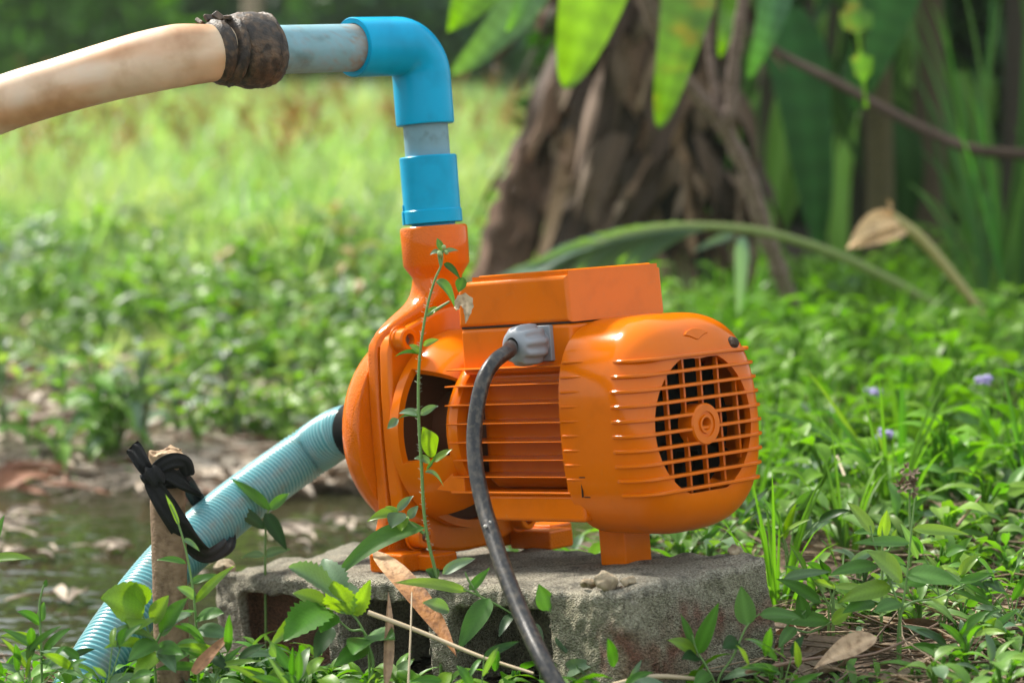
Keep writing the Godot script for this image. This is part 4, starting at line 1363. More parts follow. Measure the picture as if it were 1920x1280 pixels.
	for s in [["long pale straw stalk slanting down across the block's dark hollows", [[690, 1148, 1.70], [790, 1185, 1.69], [900, 1230, 1.67], [1000, 1262, 1.65]], 5.0], ["pale straw stalk lying along the foot of the block's right face", [[1150, 1285, 1.64], [1230, 1268, 1.65], [1330, 1275, 1.65]], 6.5], ["brown twig lying across the straw right of the block", [[1400, 1260, 1.62], [1520, 1235, 1.66], [1640, 1225, 1.68], [1760, 1168, 1.72]], 4.0], ["grey brown stick lying behind the tall grass shoot", [[1755, 1240, 1.68], [1840, 1190, 1.74], [1925, 1170, 1.78]], 7.0], ["thin dead stalk standing before the toothed weed", [[765, 1290, 1.66], [770, 1180, 1.68], [772, 1110, 1.70]], 2.2], ["pale dead stalk leaning up from the grass right of the pump", [[1700, 1150, 2.1], [1620, 980, 2.2], [1570, 855, 2.3]], 5.0], ["short dry stalk leaning in the grass at the right edge", [[1795, 985, 2.0], [1840, 930, 2.05]], 4.0]]:
		g = G.new()
		var pts := []
		for q in s[1]:
			pts.append(at(q[0], q[1], q[2]))
		var path := smooth_path(pts, 5)
		g.col = Color(0.50, 0.39, 0.25) if s[2] != 4.0 else Color(0.2, 0.12, 0.075)
		g.tube(path, lin([px_len(s[2], 1.7), px_len(s[2] * 0.8, 1.7), px_len(s[2] * 0.5, 1.7)], path.size()), 7)
		solo("straw_stalk", g, M.stem, s[0], "stalk")

func low_clumps() -> void:
	for s in [["narrow leaved weeds crowding between the post and the block's left end", 405, 1268, 1.70, 12], ["low pointed weeds below the toothed weed at the bottom edge", 560, 1305, 1.66, 10], ["low weeds with long blades before the block's right hollow, left of the cable", 900, 1312, 1.66, 8], ["weeds at the bottom edge just right of the power cable", 1150, 1318, 1.64, 7], ["low grassy weeds at the block's right foot by the bottom edge", 1460, 1305, 1.64, 9], ["broad weeds spreading over the straw at the lower right", 1800, 1240, 1.70, 13], ["green weeds at the right edge above the lower right corner", 1900, 1150, 1.78, 11], ["low weeds behind the low spreading grass, right of the block", 1560, 1120, 1.84, 11], ["weeds at the bottom left corner before the pond", 60, 1290, 1.68, 13], ["small weeds at the foot of the ribbed hose", 200, 1285, 1.66, 10], ["fresh green weeds behind the block's right rear corner", 1480, 1030, 1.98, 12], ["fresh green weeds just under the fan cover behind the block", 1330, 1020, 2.08, 12], ["low leafy weed right of the tall grass shoot", 1770, 1110, 1.80, 10]]:
		var leaves := []
		var stems := []
		var x: float = s[1]
		var y: float = s[2]
		for i in s[4]:
			var a := rng.randf_range(-1.25, 1.25)
			var h := rng.randf_range(10, 85)
			var bx := x + sin(a) * h * 0.9 + rng.randf_range(-30, 30)
			var by := y - cos(a) * h
			var l := rng.randf_range(42, 95)
			var b := a + rng.randf_range(-0.5, 0.9) * signf(a)
			leaves.append([bx, by, bx + sin(b) * l, by - cos(b) * l * 0.75, rng.randf_range(9, 20), rng.randf_range(2, 16), 0 if rng.randf() < 0.88 else 1, [0, 0, 1, 2, 3, 0][i % 6], 0.0, rng.randf_range(-1.5, 4.0)])
			if i % 2 == 0:
				stems.append([[x + rng.randf_range(-6, 6), y + 30], [(x + bx) / 2, (y + by) / 2 + 6], [bx, by]])
		weed("low_weed", s[0], s[3], stems, leaves, "weed", 1.8)

# small plants to be repeated, standing at the origin
func proto_broad(n: int, h: float, size: float, kind := 1, stemmed := true) -> G:
	var g := G.new()
	for i in n:
		var a := i * 2.4 + rng.randf_range(-0.4, 0.4)
		var hh := h * (0.25 + 0.75 * float(i + 1) / n)
		var dir := Vector3(cos(a), 0, sin(a))
		var base := Vector3(0, hh, 0) + dir * size * 0.15 + Vector3(rng.randf_range(-1, 1), 0, rng.randf_range(-1, 1)) * h * 0.06
		var l := size * rng.randf_range(0.7, 1.15)
		var lift := rng.randf_range(-0.2, 0.7)
		var tip := base + (dir + Vector3.UP * lift).normalized() * l - Vector3.UP * l * 0.25
		var m := base + (dir + Vector3.UP * (lift + 0.35)).normalized() * l * 0.55
		g.leaf(base, m, tip, l * (0.5 if kind == 1 else 0.24), Vector3.UP * 0.9 + dir * 0.25, kind, 0.0, 0.28, 0.04, 5, Color.WHITE.darkened(rng.randf_range(0, 0.25)), rng)
		if stemmed:
			g.col = Color(0.7, 0.8, 0.6)
			g.tube(PackedVector3Array([Vector3(0, maxf(0, hh - h * 0.3), 0), base]), 0.0012 + size * 0.012, 4, false)
	if stemmed:
		g.tube(PackedVector3Array([Vector3(0, -0.03, 0), Vector3(0, h, 0)]), 0.0014 + size * 0.014, 5, false)
	return g

func proto_tuft(n: int, h: float, w: float, lean := 0.5) -> G:
	var g := G.new()
	for i in n:
		var a := rng.randf() * TAU
		var dir := Vector3(cos(a), 0, sin(a))
		var l := h * rng.randf_range(0.55, 1.1)
		var ln := lean * rng.randf_range(0.2, 1.3)
		var b := dir * h * 0.08 * rng.randf()
		var m := b + Vector3.UP * l * 0.62 + dir * l * ln * 0.25
		var tip := b + Vector3.UP * l * (1.0 - ln * 0.35) + dir * l * ln * 0.85
		g.leaf(b - Vector3.UP * 0.02, m, tip, w * rng.randf_range(0.7, 1.2), dir * -0.4 + Vector3.UP * 0.5 + Vector3(sin(a), 0, cos(a)) * 0.3, 2, 0.0, 0.25, 0.0, 5, Color.WHITE.darkened(rng.randf_range(0, 0.3)), rng)
	return g

func proto_seed(h: float) -> G:
	var g := G.new()
	for i in 4:
		var a := rng.randf() * TAU
		var dir := Vector3(cos(a), 0, sin(a))
		var tip := Vector3.UP * h * rng.randf_range(0.8, 1.1) + dir * h * rng.randf_range(0.1, 0.3)
		g.col = Color(0.55, 0.6, 0.28)
		g.tube(PackedVector3Array([dir * 0.01, tip * 0.55 - dir * 0.02, tip]), h * 0.004, 3, false)
		for k in 9:
			var p := tip * (0.72 + 0.3 * k / 9.0)
			var o := Vector3(rng.randf_range(-1, 1), rng.randf_range(0.1, 1), rng.randf_range(-1, 1)).normalized() * h * 0.10
			g.leaf(p, p + o * 0.6, p + o, h * 0.018, Vector3(0.2, 0.5, 0.8), 0, 0.0, 0.1, 0.0, 2, Color(0.85, 0.55, 0.25), rng)
	return g

func proto_litter(kind: int) -> G:
	var g := G.new()
	for i in 5:
		var a := rng.randf() * TAU
		var dir := Vector3(cos(a), rng.randf_range(-0.12, 0.2), sin(a)).normalized()
		var c := Vector3(rng.randf_range(-1, 1), 0.0, rng.randf_range(-1, 1)) * 0.05 + Vector3.UP * rng.randf_range(0.002, 0.018)
		var tone := Color.WHITE.darkened(rng.randf_range(0, 0.55))
		if kind == 0:
			var l := rng.randf_range(0.04, 0.11)
			g.col = tone
			g.tube(PackedVector3Array([c - dir * l, c + Vector3(0, rng.randf_range(-0.004, 0.008), 0) + dir.cross(Vector3.UP) * l * 0.15, c + dir * l]), rng.randf_range(0.0005, 0.0015), 4, false)
		else:
			var l := rng.randf_range(0.025, 0.06)
			g.leaf(c - dir * l, c + Vector3.UP * rng.randf_range(0.0, 0.02), c + dir * l, l * rng.randf_range(0.2, 0.5), Vector3(rng.randf_range(-0.8, 0.8), 1, rng.randf_range(-0.8, 0.8)), 0, 0.0, rng.randf_range(0.15, 0.7), 0.12, 7, tone, rng)
	return g

func vary(c: Color, by := 0.25) -> Color:
	var k := 1.0 + rng.randf_range(-by, by)
	return Color(c.r * k * (1.0 + rng.randf_range(-by, by) * 0.5), c.g * k, c.b * k * (1.0 + rng.randf_range(-by, by) * 0.5))

func spot(x: float, z: float, s: float, tilt := 0.15, lift := 0.0) -> Transform3D:
	var b := Basis(Vector3.UP, rng.randf() * TAU)
	b = Basis(Vector3(1, 0, 0), rng.randf_range(-tilt, tilt)) * Basis(Vector3(0, 0, 1), rng.randf_range(-tilt, tilt)) * b
	return Transform3D(b.scaled(Vector3.ONE * s), Vector3(x, ground(x, z) + lift, z))

func pond_near(x: float) -> float:
	return 2.08 + 0.05 * sin(x * 5.0) + maxf(0.0, x + 0.22) * 2.2

func pond_far(x: float) -> float:
	return 3.22 + 0.07 * sin(x * 7.0 + 1.0) + 0.05 * sin(x * 17.0)

func ground(x: float, z: float) -> float:
	var d := -z
	var near := 0.015 + clampf(x - 0.05, -0.8, 0.3) * 0.1
	var right := smoothstep(-0.05, 0.3, x - (d - 2.4) * 0.02)
	var far := 0.0125 * maxf(0.0, d - 5.0)
	var mud := lerpf(-0.082, 0.0, smoothstep(4.0, 5.6, d)) + 0.035 * lumps.get_noise_2d(x * 420.0, z * 420.0) * (1.0 - smoothstep(4.4, 5.4, d)) + far
	var left := lerpf(near, mud, smoothstep(2.0, 2.9, d))
	var a := pond_near(x)
	var b := pond_far(x)
	var inside := minf(d - a, b - d)
	left = lerpf(left, -0.24, smoothstep(-0.04, 0.12, inside))
	var rt := 0.02 + clampf(x - 0.05, -0.3, 0.3) * 0.1 * (1.0 - smoothstep(2.0, 3.0, d)) + far
	var h := lerpf(left, rt, right)
	return h + 0.010 * lumps.get_noise_2d(x * 900.0, z * 900.0) + 0.004 * bumps.get_noise_2d(x * 4000.0, z * 4000.0)

func build_land() -> void:
	var xs := []
	var zs := []
	for i in 121:
		var u := i / 60.0 - 1.0
		xs.append(signf(u) * (absf(u) * 1.6 + pow(absf(u), 6.0) * 78.0))
	for i in 150:
		var u := i / 149.0
		zs.append(4.0 - u * 9.5 - pow(u, 7.0) * 85.0)
	var rows := []
	var cols := []
	for z in zs:
		var row := PackedVector3Array()
		var cl := []
		for x in xs:
			row.append(Vector3(x, ground(x, z), z))
			var k := lumps.get_noise_2d(x * 700.0, z * 700.0)
			var c := Color(0.105, 0.072, 0.046).lerp(Color(0.17, 0.12, 0.08), clampf(0.5 + k, 0, 1))
			if x < 0.3:
				c = c.lerp(Color(0.42, 0.35, 0.28), smoothstep(2.9, 3.2, -z) * (1.0 - smoothstep(5.0, 6.0, -z)))
				c = c.lerp(Color(0.09, 0.12, 0.045), smoothstep(5.0, 7.0, -z))
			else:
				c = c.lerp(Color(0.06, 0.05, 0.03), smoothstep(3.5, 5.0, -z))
			cl.append(c)
		rows.append(row)
		cols.append(cl)
	var g := G.new()
	g.grid(rows, false, cols)
	setting("ground", g, M.soil)
	g = G.new()
	rows = []
	for i in 2:
		rows.append(PackedVector3Array([Vector3(-9, -0.08, [-2.0, -5.0][i]), Vector3(0.45, -0.08, [-2.0, -5.0][i])]))
	g.grid(rows)
	setting("pond_water", g, M.water)

	# things scattered too thick to count
	var lists := {}
	var add := func(key: String, tr: Transform3D, c: Color) -> void:
		if not lists.has(key):
			lists[key] = [[], []]
		lists[key][0].append(tr)
		lists[key][1].append(c)
	var g1 := [proto_broad(7, 0.09, 0.05), proto_broad(9, 0.14, 0.055), proto_broad(8, 0.10, 0.07, 0)]
	var gt := [proto_tuft(12, 0.32, 0.010), proto_tuft(14, 0.42, 0.013, 0.7)]
	var gs := proto_seed(0.42)
	var li := [proto_litter(0), proto_litter(1)]
	var gl := [proto_broad(6, 0.05, 0.05, 0), proto_broad(7, 0.06, 0.035, 1)]
	# mud flat: pale debris and sparse plants
	for i in 6200:
		var d := lerpf(3.05, 5.6, pow(rng.randf(), 0.8))
		var x := rng.randf_range(-0.26 * d - 0.3, 0.06)
		var h := ground(x, -d)
		if h < -0.092 and rng.randf() < 0.993:
			continue
		var tr := spot(x, -d, rng.randf_range(0.5, 1.1), 0.12)
		tr.origin.y = maxf(h, -0.081) + 0.001
		var c := Color(0.80, 0.69, 0.57).lerp(Color(0.52, 0.45, 0.39), rng.randf())
		if rng.randf() < 0.08:
			c = Color(0.34, 0.15, 0.08)
		add.call("debris_%d" % (i % 2), tr, c)
	for i in 60:
		var d := rng.randf_range(2.5, 3.2)
		var x := rng.randf_range(-0.75, 0.05)
		if lumps.get_noise_2d(x * 500.0, d * 900.0) < 0.12 or ground(x, -d) > -0.09:
			continue
		var tr := spot(x, -d, rng.randf_range(0.3, 0.7), 0.02)
		tr.origin.y = -0.0795
		add.call("debris_1", tr, Color(0.5, 0.42, 0.34))
	for i in 2300:
		var d := lerpf(3.3, 6.6, pow(rng.randf(), 0.85))
		var x := rng.randf_range(-0.27 * d - 0.4, 0.16 + 0.02 * d)
		var dense := smoothstep(3.2, 5.4, d)
		if lumps.get_noise_2d(x * 300.0 + 90.0, d * 260.0) > dense * 0.62 - 0.27 + rng.randf() * 0.2:
			continue
		if ground(x, -d) < -0.13:
			continue
		var c := vary(GREEN.lerp(LIME, 0.3 + rng.randf() * 0.7).lightened(0.06), 0.2)
		if rng.randf() < 0.28:
			c = vary(PALE.lightened(0.15), 0.25)
		elif rng.randf() < 0.06:
			c = vary(Color(0.5, 0.36, 0.16), 0.2)
		add.call("broad_%d" % (i % 3), spot(x, -d, rng.randf_range(0.6, 1.15), 0.25), c)
	for i in 9000:
		var d := lerpf(4.2, 22.0, pow(rng.randf(), 1.5))
		var x := rng.randf_range(-0.27 * d - 0.5, 0.12 + d * 0.045)
		var k := lumps.get_noise_2d(x * 160.0, d * 120.0)
		if d < 6.4 and rng.randf() > (d - 3.9) / 2.5:
			continue
		var c := vary(Color(0.40, 0.60, 0.31).lerp(Color(0.66, 0.70, 0.46), clampf(k * 1.4 + 0.35, 0, 1)), 0.2)
		add.call("tuft_%d" % (i % 2), spot(x, -d, rng.randf_range(0.5, 0.95) * (0.8 + 0.012 * d) * lerpf(0.45, 1.0, smoothstep(4.2, 6.8, d)), 0.2), c)
		if i % 16 == 0 and d < 12.0 and d > 6.0:
			add.call("seed", spot(x, -d, rng.randf_range(0.55, 0.95), 0.3), vary(Color(0.62, 0.5, 0.25), 0.2))
	# low cover on the bank round the block and to the right
	for i in 5200:
		var d := lerpf(1.35, 5.2, pow(rng.randf(), 1.35))
		var x := rng.randf_range(-0.24 * d - 0.1, 0.24 * d + 0.3)
		var bq := (block_xf.affine_inverse() * Vector3(x, 0.05, -d))
		if absf(bq.x - 0.03) < 0.26 and absf(bq.z - 0.02) < 0.12:
			continue
		if x < 0.15 and d > (2.2 if x > -0.2 else 1.92):
			continue
		var clump := lumps.get_noise_2d(x * 500.0, d * 500.0)
		if d < 2.15 and x > 0.1 and clump < -0.22 + rng.randf() * 0.16:
			continue
		if x < -0.05 and bq.z < 0.0 and d > 2.05:
			continue
		var c := vary(GREEN.lerp(LIME, 0.2 + 0.8 * rng.randf() * rng.randf()).lightened(0.04), 0.25)
		if rng.randf() < 0.2:
			c = vary(PALE, 0.25)
		var s := rng.randf_range(0.45, 1.0) * (0.75 if d < 2.0 else 1.0)
		if d < 1.9 and x > -0.4 and x < 0.25:
			s *= 0.7
		add.call("cover_%d" % (i % 2), spot(x, -d, s, 0.35), c)
		if i % 14 == 0 and d > 1.9 and x > 0.1:
			add.call("tuft_0", spot(x, -d, rng.randf_range(0.25, 0.5), 0.3), vary(GREEN.lerp(LIME, 0.35), 0.25))
		if i % 5 == 0 and d > 2.1 and x > 0.15:
			add.call("broad_%d" % (i % 3), spot(x, -d, rng.randf_range(0.5, 1.0), 0.3), vary(GREEN.lerp(LIME, 0.55), 0.25))
	for i in 700:
		var d := rng.randf_range(1.5, 1.86)
		var x := rng.randf_range(-0.24 * d, 0.12)
		var bq := (block_xf.affine_inverse() * Vector3(x, 0.05, -d))
		if (absf(bq.x - 0.03) < 0.26 and absf(bq.z - 0.02) < 0.12) or (bq.z < -0.02 and x > -0.16):
			continue
		add.call("cover_%d" % (i % 2), spot(x, -d, rng.randf_range(0.4, 0.8), 0.4), vary(GREEN.lerp(LIME, rng.randf() * 0.6) if rng.randf() < 0.75 else PALE, 0.25))
	for i in 2300:
		var d := lerpf(1.3, 4.6, pow(rng.randf(), 1.6))
		var x := rng.randf_range(-0.24 * d, 0.24 * d + 0.2)
		var bq := (block_xf.affine_inverse() * Vector3(x, 0.05, -d))
		if (absf(bq.x - 0.03) < 0.25 and absf(bq.z - 0.02) < 0.10) or (x < 0.1 and d > 2.15):
			continue
		var c := Color(0.58, 0.44, 0.28).lerp(Color(0.26, 0.165, 0.10), pow(rng.randf(), 1.5))
		add.call("straw_%d" % (0 if rng.randf() < 0.8 else 1), spot(x, -d, rng.randf_range(0.45, 0.85), 0.25, 0.004), c)
	var say := {"debris": ["floating_debris", "pale dead leaves and stalks strewn over the mud beyond the pond", "plant debris"], "broad": ["broadleaf_plants", "bright green broad leaved plants growing beyond the pond", "wild plants"], "tuft": ["meadow_grass", "sunlit yellow green grass of the meadow behind", "grass"], "seed": ["seeding_grass", "brown seed heads standing over the meadow grass", "grass"], "cover": ["ground_cover", "low green leaves covering the bank round the block", "ground cover"], "straw": ["straw_litter", "dry straw and fallen leaves on the soil round the block", "straw"]}
	var protos := {"debris_0": li[0], "debris_1": li[1], "broad_0": g1[0], "broad_1": g1[1], "broad_2": g1[2], "tuft_0": gt[0], "tuft_1": gt[1], "seed": gs, "cover_0": gl[0], "cover_1": gl[1], "straw_0": proto_litter(0), "straw_1": proto_litter(1)}
	var more := {"debris_1": "pale flat dead leaves lying on the mud and water of the pond's far side", "broad_1": "taller bright green leafy plants crowding the far bank", "broad_2": "narrow leaved green plants among the broad ones on the far bank", "tuft_1": "long bent grass blades of the sunlit meadow", "cover_1": "small rounded green leaves low on the bank round the block", "straw_1": "brown fallen leaf scraps among the straw round the block"}
	for key in lists:
		var w: Array = say[key.split("_")[0]]
		var material: Material = M.dry_leaf if key.begins_with("debris") or key.begins_with("straw") or key == "seed" else (M.grass if key.begins_with("tuft") else M.leaf)
		scatter(w[0], protos[key].done(material), lists[key][0], lists[key][1], more.get(key, w[1]), w[2])

# a tree or bush: trunk and a crown of leaf sprays; cen and rad give the crown's ellipsoid
func tree(called: String, label: String, category: String, foot: Vector3, trunk_h: float, trunk_r: float, blobs: Array, n: int, spray: Mesh, tone: Color, size: float, bark := Color(0.16, 0.12, 0.09)) -> Node3D:
	foot.y = ground(foot.x, foot.z) - 0.03
	var t := thing(called, label, category, foot)
	if trunk_h > 0.0:
		var g := G.new()
		g.col = bark
		var path := PackedVector3Array()
		for i in 9:
			path.append(Vector3(sin(i * 0.9 + foot.x) * 0.04 * i * trunk_h / 9, trunk_h * i / 8.0, cos(i * 0.7) * 0.03 * i * trunk_h / 9))
		g.tube(path, lin([trunk_r * 1.35, trunk_r, trunk_r * 0.85, trunk_r * 0.5], 9), 12)
		for k in 5:
			var b0: Vector3 = path[4 + k % 4]
			var bl: Array = blobs[k % blobs.size()]
			g.tube(PackedVector3Array([b0, b0.lerp(bl[0], 0.5) + Vector3(0, 0.1, 0), bl[0]]), [trunk_r * 0.4, trunk_r * 0.25, trunk_r * 0.1], 7)
		part("trunk", g, M.bark, t)
	var where := []
	var tints := []
	for i in n:
		var bl: Array = blobs[i % blobs.size()]
		var dir := Vector3(rng.randfn(), rng.randfn(), rng.randfn()).normalized()
		var q: Vector3 = bl[0] + dir * (bl[1] as Vector3) * pow(rng.randf(), 0.45)
		if q.y < 0.02:
			q.y = 0.02 + rng.randf() * 0.2
		var b := Basis(Vector3(rng.randfn(), rng.randfn(), rng.randfn()).normalized(), rng.randf() * TAU)
		where.append(Transform3D(b.scaled(Vector3.ONE * size * rng.randf_range(0.6, 1.2)), q))
		tints.append(vary(tone, 0.35))
	scatter("crown", spray, where, tints, "", "", t)
	return t

func proto_spray(n: int, l: float, w: float, kind := 0) -> G:
	var g := G.new()
	for i in n:
		var dir := Vector3(rng.randfn(), rng.randfn(), rng.randfn()).normalized()
		var b := Vector3(rng.randfn(), rng.randfn(), rng.randfn()) * 0.10
		g.leaf(b, b + dir * l * 0.5 + Vector3.UP * l * 0.08, b + dir * l - Vector3.UP * l * 0.15, w, Vector3.UP + Vector3(rng.randfn(), 0, rng.randfn()) * 0.5, kind, 0.0, 0.2, 0.03, 3, Color.WHITE.darkened(rng.randf_range(0, 0.4)), rng)
	return g

func build_far() -> void:
	var sp := proto_spray(16, 0.16, 0.06, 1).done(M.leaf)
	var spn := proto_spray(14, 0.30, 0.05, 0).done(M.thick_leaf)
	var rows := [
		["dark_tree", "dark leafy tree at the meadow's far left edge", Vector3(-4.6, 0, -20.5), 2.6, 0.13, 0.036], ["dark_tree", "dense dark tree beyond the meadow above the tan hose", Vector3(-2.9, 0, -21.5), 2.8, 0.14, 0.028],
		["green_tree", "mid green bushy tree beyond the meadow left of the pale trunk", Vector3(-3.75, 0, -18.6), 2.2, 0.10, 0.06], ["green_tree", "mid green tree beyond the meadow right behind the blue elbow", Vector3(-0.75, 0, -20.0), 2.4, 0.11, 0.05], ["dark_tree", "dark tree far behind the blue elbow and the big dead stump", Vector3(0.55, 0, -21.0), 2.7, 0.12, 0.034],
		["dark_tree", "dark tree beyond the meadow right of the pale trunk", Vector3(-1.75, 0, -22.5), 2.8, 0.13, 0.03], ["dark_tree", "far dark tree behind the banana plants at the right", Vector3(2.6, 0, -19.0), 2.8, 0.14, 0.024], ["dark_tree", "far dark tree at the right edge behind the palms", Vector3(4.6, 0, -18.0), 2.8, 0.14, 0.022]]
	for r in rows:
		var k: float = r[5]
		tree(r[0], r[1], "tree", r[2], r[3], r[4], [[Vector3(0, 2.4, 0), Vector3(1.3, 1.5, 1.3)], [Vector3(0.3, 0.9, 0.6), Vector3(1.2, 0.9, 1.0)], [Vector3(-0.6, 1.5, 0.3), Vector3(1.0, 1.2, 1.0)], [Vector3(0.7, 3.2, -0.3), Vector3(0.9, 0.9, 0.9)]], 1500, sp, Color(k * 2.6, k * 6.2, k * 2.0), 1.3)
	for r in [["low green bush in front of the far trees at the upper left corner", Vector3(-2.75, 0, -15.6), Color(0.16, 0.36, 0.06)], ["dull green bush before the far trees above the tan hose's bend", Vector3(-1.95, 0, -16.8), Color(0.09, 0.20, 0.07)], ["olive bush before the far trees close to the rubber wrap", Vector3(-1.25, 0, -17.6), Color(0.10, 0.16, 0.06)], ["bluish green bush before the far trees left of the blue elbow", Vector3(-0.75, 0, -16.0), Color(0.09, 0.21, 0.10)], ["green bush before the far trees just right of the blue elbow", Vector3(-0.1, 0, -17.0), Color(0.10, 0.23, 0.06)], ["dark bush before the far trees at the left edge", Vector3(-3.5, 0, -17.4), Color(0.07, 0.17, 0.05)]]:
		tree("bush", r[0], "bush", r[1], 0.0, 0.0, [[Vector3(0, 0.6, 0), Vector3(0.62, 0.55, 0.4)], [Vector3(0.35, 0.4, 0.1), Vector3(0.45, 0.42, 0.35)]], 420, sp, r[2], 0.9)
	# pale trunk seen above the rubber wrap
	tree("pale_tree", "slender pale trunked tree above the rubber wrap beyond the meadow", "tree", Vector3(-1.52, 0, -15.2), 3.4, 0.05, [[Vector3(0, 3.4, 0), Vector3(0.9, 0.9, 0.9)]], 350, sp, Color(0.05, 0.14, 0.03), 1.2, Color(0.5, 0.40, 0.31))
	# shade trees over the right side
	tree("shade_tree", "large dark tree standing behind the dead banana stump", "tree", Vector3(0.95, 0, -8.6), 3.0, 0.10, [[Vector3(-0.6, 2.7, 1.0), Vector3(1.7, 0.9, 1.6)], [Vector3(1.0, 2.6, 0.8), Vector3(1.6, 0.9, 1.5)], [Vector3(0.2, 1.3, -0.3), Vector3(0.9, 0.9, 0.6)], [Vector3(0.9, 0.5, -0.2), Vector3(1.2, 0.6, 0.5)]], 2600, spn, Color(0.026, 0.075, 0.016), 1.25)
	tree("shade_tree", "dark leafy tree behind the palms at the right edge", "tree", Vector3(2.75, 0, -8.2), 3.0, 0.11, [[Vector3(-0.4, 2.8, 1.0), Vector3(1.8, 0.9, 1.8)], [Vector3(0.4, 1.6, 0.0), Vector3(1.2, 1.0, 0.8)], [Vector3(-0.2, 0.5, 0.1), Vector3(1.3, 0.6, 0.5)]], 2200, spn, Color(0.024, 0.07, 0.015), 1.25)
	var lowtone := Color(0.024, 0.075, 0.016)
	for q in [[Vector3(0.62, 0, -7.2), "low dark shrub behind the dead stump's right side"], [Vector3(1.12, 0, -6.9), "low dark shrub behind the hanging banana leaf"]]:
		tree("shrub", q[1], "shrub", q[0], 0.0, 0.0, [[Vector3(0, 0.3, 0), Vector3(0.42, 0.45, 0.3)]], 320, sp, lowtone, 0.85)
	# a wall far behind the palms
	var g := G.new()
	g.rbox(Vector3(1.335, 0.75, -7.05), Vector3(0.12, 1.0, 0.08), 0.02, 1)
	solo("far_wall", g, M.plaster, "pale pinkish wall glimpsed through the palms at the upper right", "wall")

	build_stump()
	build_right()

func build_stump() -> void:
	var base := at(1200, 590, 4.75)
	base.y = ground(base.x, base.z) - 0.02
	var t := thing("dead_banana_stump", "big dead banana stump hung with brown dry leaf sheaths in the shade behind the pump", "tree stump", base)
	var g := G.new()
	var rows := []
	var cols := []
	for i in 20:
		var y := i / 19.0 * 1.5
		var row := PackedVector3Array()
		var cl := []
		for j in 26:
			var a := TAU * j / 26
			var r := 0.125 + 0.05 * exp(-y * 3.0) + 0.03 * lumps.get_noise_3d(cos(a) * 140, y * 90, sin(a) * 140) + 0.012 * bumps.get_noise_3d(cos(a) * 700, y * 200, sin(a) * 700)
			row.append(Vector3(cos(a) * r * 0.8 + (y - 0.35) * 0.04, y, sin(a) * r * 0.8))
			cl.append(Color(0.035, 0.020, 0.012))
		rows.append(row)
		cols.append(cl)
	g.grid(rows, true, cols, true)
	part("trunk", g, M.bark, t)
	for i in 190:
		# short torn sheaths lying over one another like scales, leaning with the stump
		var a := rng.randf_range(-0.4, PI + 0.4)
		var top := rng.randf_range(0.10, 0.80)
		var l := rng.randf_range(0.08, 0.26)
		var lean := (top - 0.35) * 0.04
		var r0 := rng.randf_range(0.10, 0.175) + 0.05 * exp(-top * 5.0)
		var dir := Vector3(cos(a), 0, sin(a))
		var p := Vector3(lean, top, 0) + dir * r0
		var q := p + Vector3(rng.randf_range(-0.10, 0.07), -l, 0) + dir * rng.randf_range(0.0, 0.06)
		q.y = maxf(q.y, -0.02)
		var m := p.lerp(q, 0.5) + dir * rng.randf_range(0.0, 0.05) + Vector3(rng.randf_range(-0.03, 0.03), 0, 0)
		g = G.new()
		var c := Color(0.05, 0.028, 0.016).lerp(Color(0.33, 0.22, 0.135), pow(rng.randf(), 2.6))
		g.leaf(p, m, q, rng.randf_range(0.025, 0.075), dir + Vector3(rng.randf_range(-0.9, 0.9), rng.randf_range(-0.3, 0.5), 0), 1 if i % 3 else 2, 0.0, rng.randf_range(-0.6, 0.8), 0.14, 9, vary(c, 0.2), rng)
		part("leaf_sheath", g, M.dry_leaf, t)
	for s in [[1140, 60, 1090, 260, 1062, 440, 0.05], [1235, 60, 1205, 160, 1190, 260, 0.045], [1225, 270, 1190, 330, 1165, 420, 0.05], [1180, 330, 1155, 390, 1135, 470, 0.04], [1290, 300, 1270, 380, 1255, 470, 0.035], [1270, 20, 1240, 120, 1230, 220, 0.04], [1120, 230, 1085, 350, 1075, 470, 0.03], [1385, 330, 1380, 420, 1390, 520, 0.03]]:
		g = G.new()
		g.leaf(at(s[0], s[1], 4.56), at(s[2], s[3], 4.46), at((s[2] + s[4] * 2) / 3, (s[3] + s[5]) / 2, 4.48), s[6] * 0.6, Vector3(-0.8, 0.1, 0.6), 1, 0.0, -0.4, 0.12, 12, vary(Color(0.19, 0.125, 0.075), 0.3), rng)
		part("leaf_sheath", g, M.dry_leaf, t, true)
	# the broad dead leaf stalk that leans out to the left
	var lx := thing("dead_leaf_stalk", "broad dark brown dead leaf stalk slanting down to the left from the stump", "dead leaf stalk", at(925, 560, 4.7))
	g = G.new()
	var path := smooth_path([at(1110, 130, 4.72), at(1060, 220, 4.7), at(1010, 320, 4.68), at(965, 430, 4.66), at(925, 530, 4.62), at(905, 575, 4.6)], 5)
	ribbon(g, path, lin([0.07, 0.10, 0.115, 0.115, 0.10, 0.07], path.size()), Vector3(-0.2, 0.3, 0.9), 0.012, 0.007)
	for i in g.v.size():
		g.v[i] += Vector3(bumps.get_noise_3dv(g.v[i] * 1500.0), bumps.get_noise_3dv(g.v[i] * 1500.0 + Vector3(500, 0, 0)) * 0.4, lumps.get_noise_3dv(g.v[i] * 2500.0)) * 0.035
		g.c[i] = Color(0.085, 0.045, 0.026).lerp(Color(0.20, 0.115, 0.068), clampf(0.5 + bumps.get_noise_3dv(g.v[i] * 1500.0), 0, 1))
	part("stalk", g, M.bark, lx, true)
	g = G.new()
	g.leaf(at(1075, 240, 4.62), at(1045, 420, 4.58), at(985, 560, 4.55), 0.035, Vector3(-0.3, 0.2, 0.9), 2, 0.0, 0.3, 0.06, 12, Color(0.33, 0.22, 0.13), rng)
	part("torn_strip", g, M.dry_leaf, lx, true)

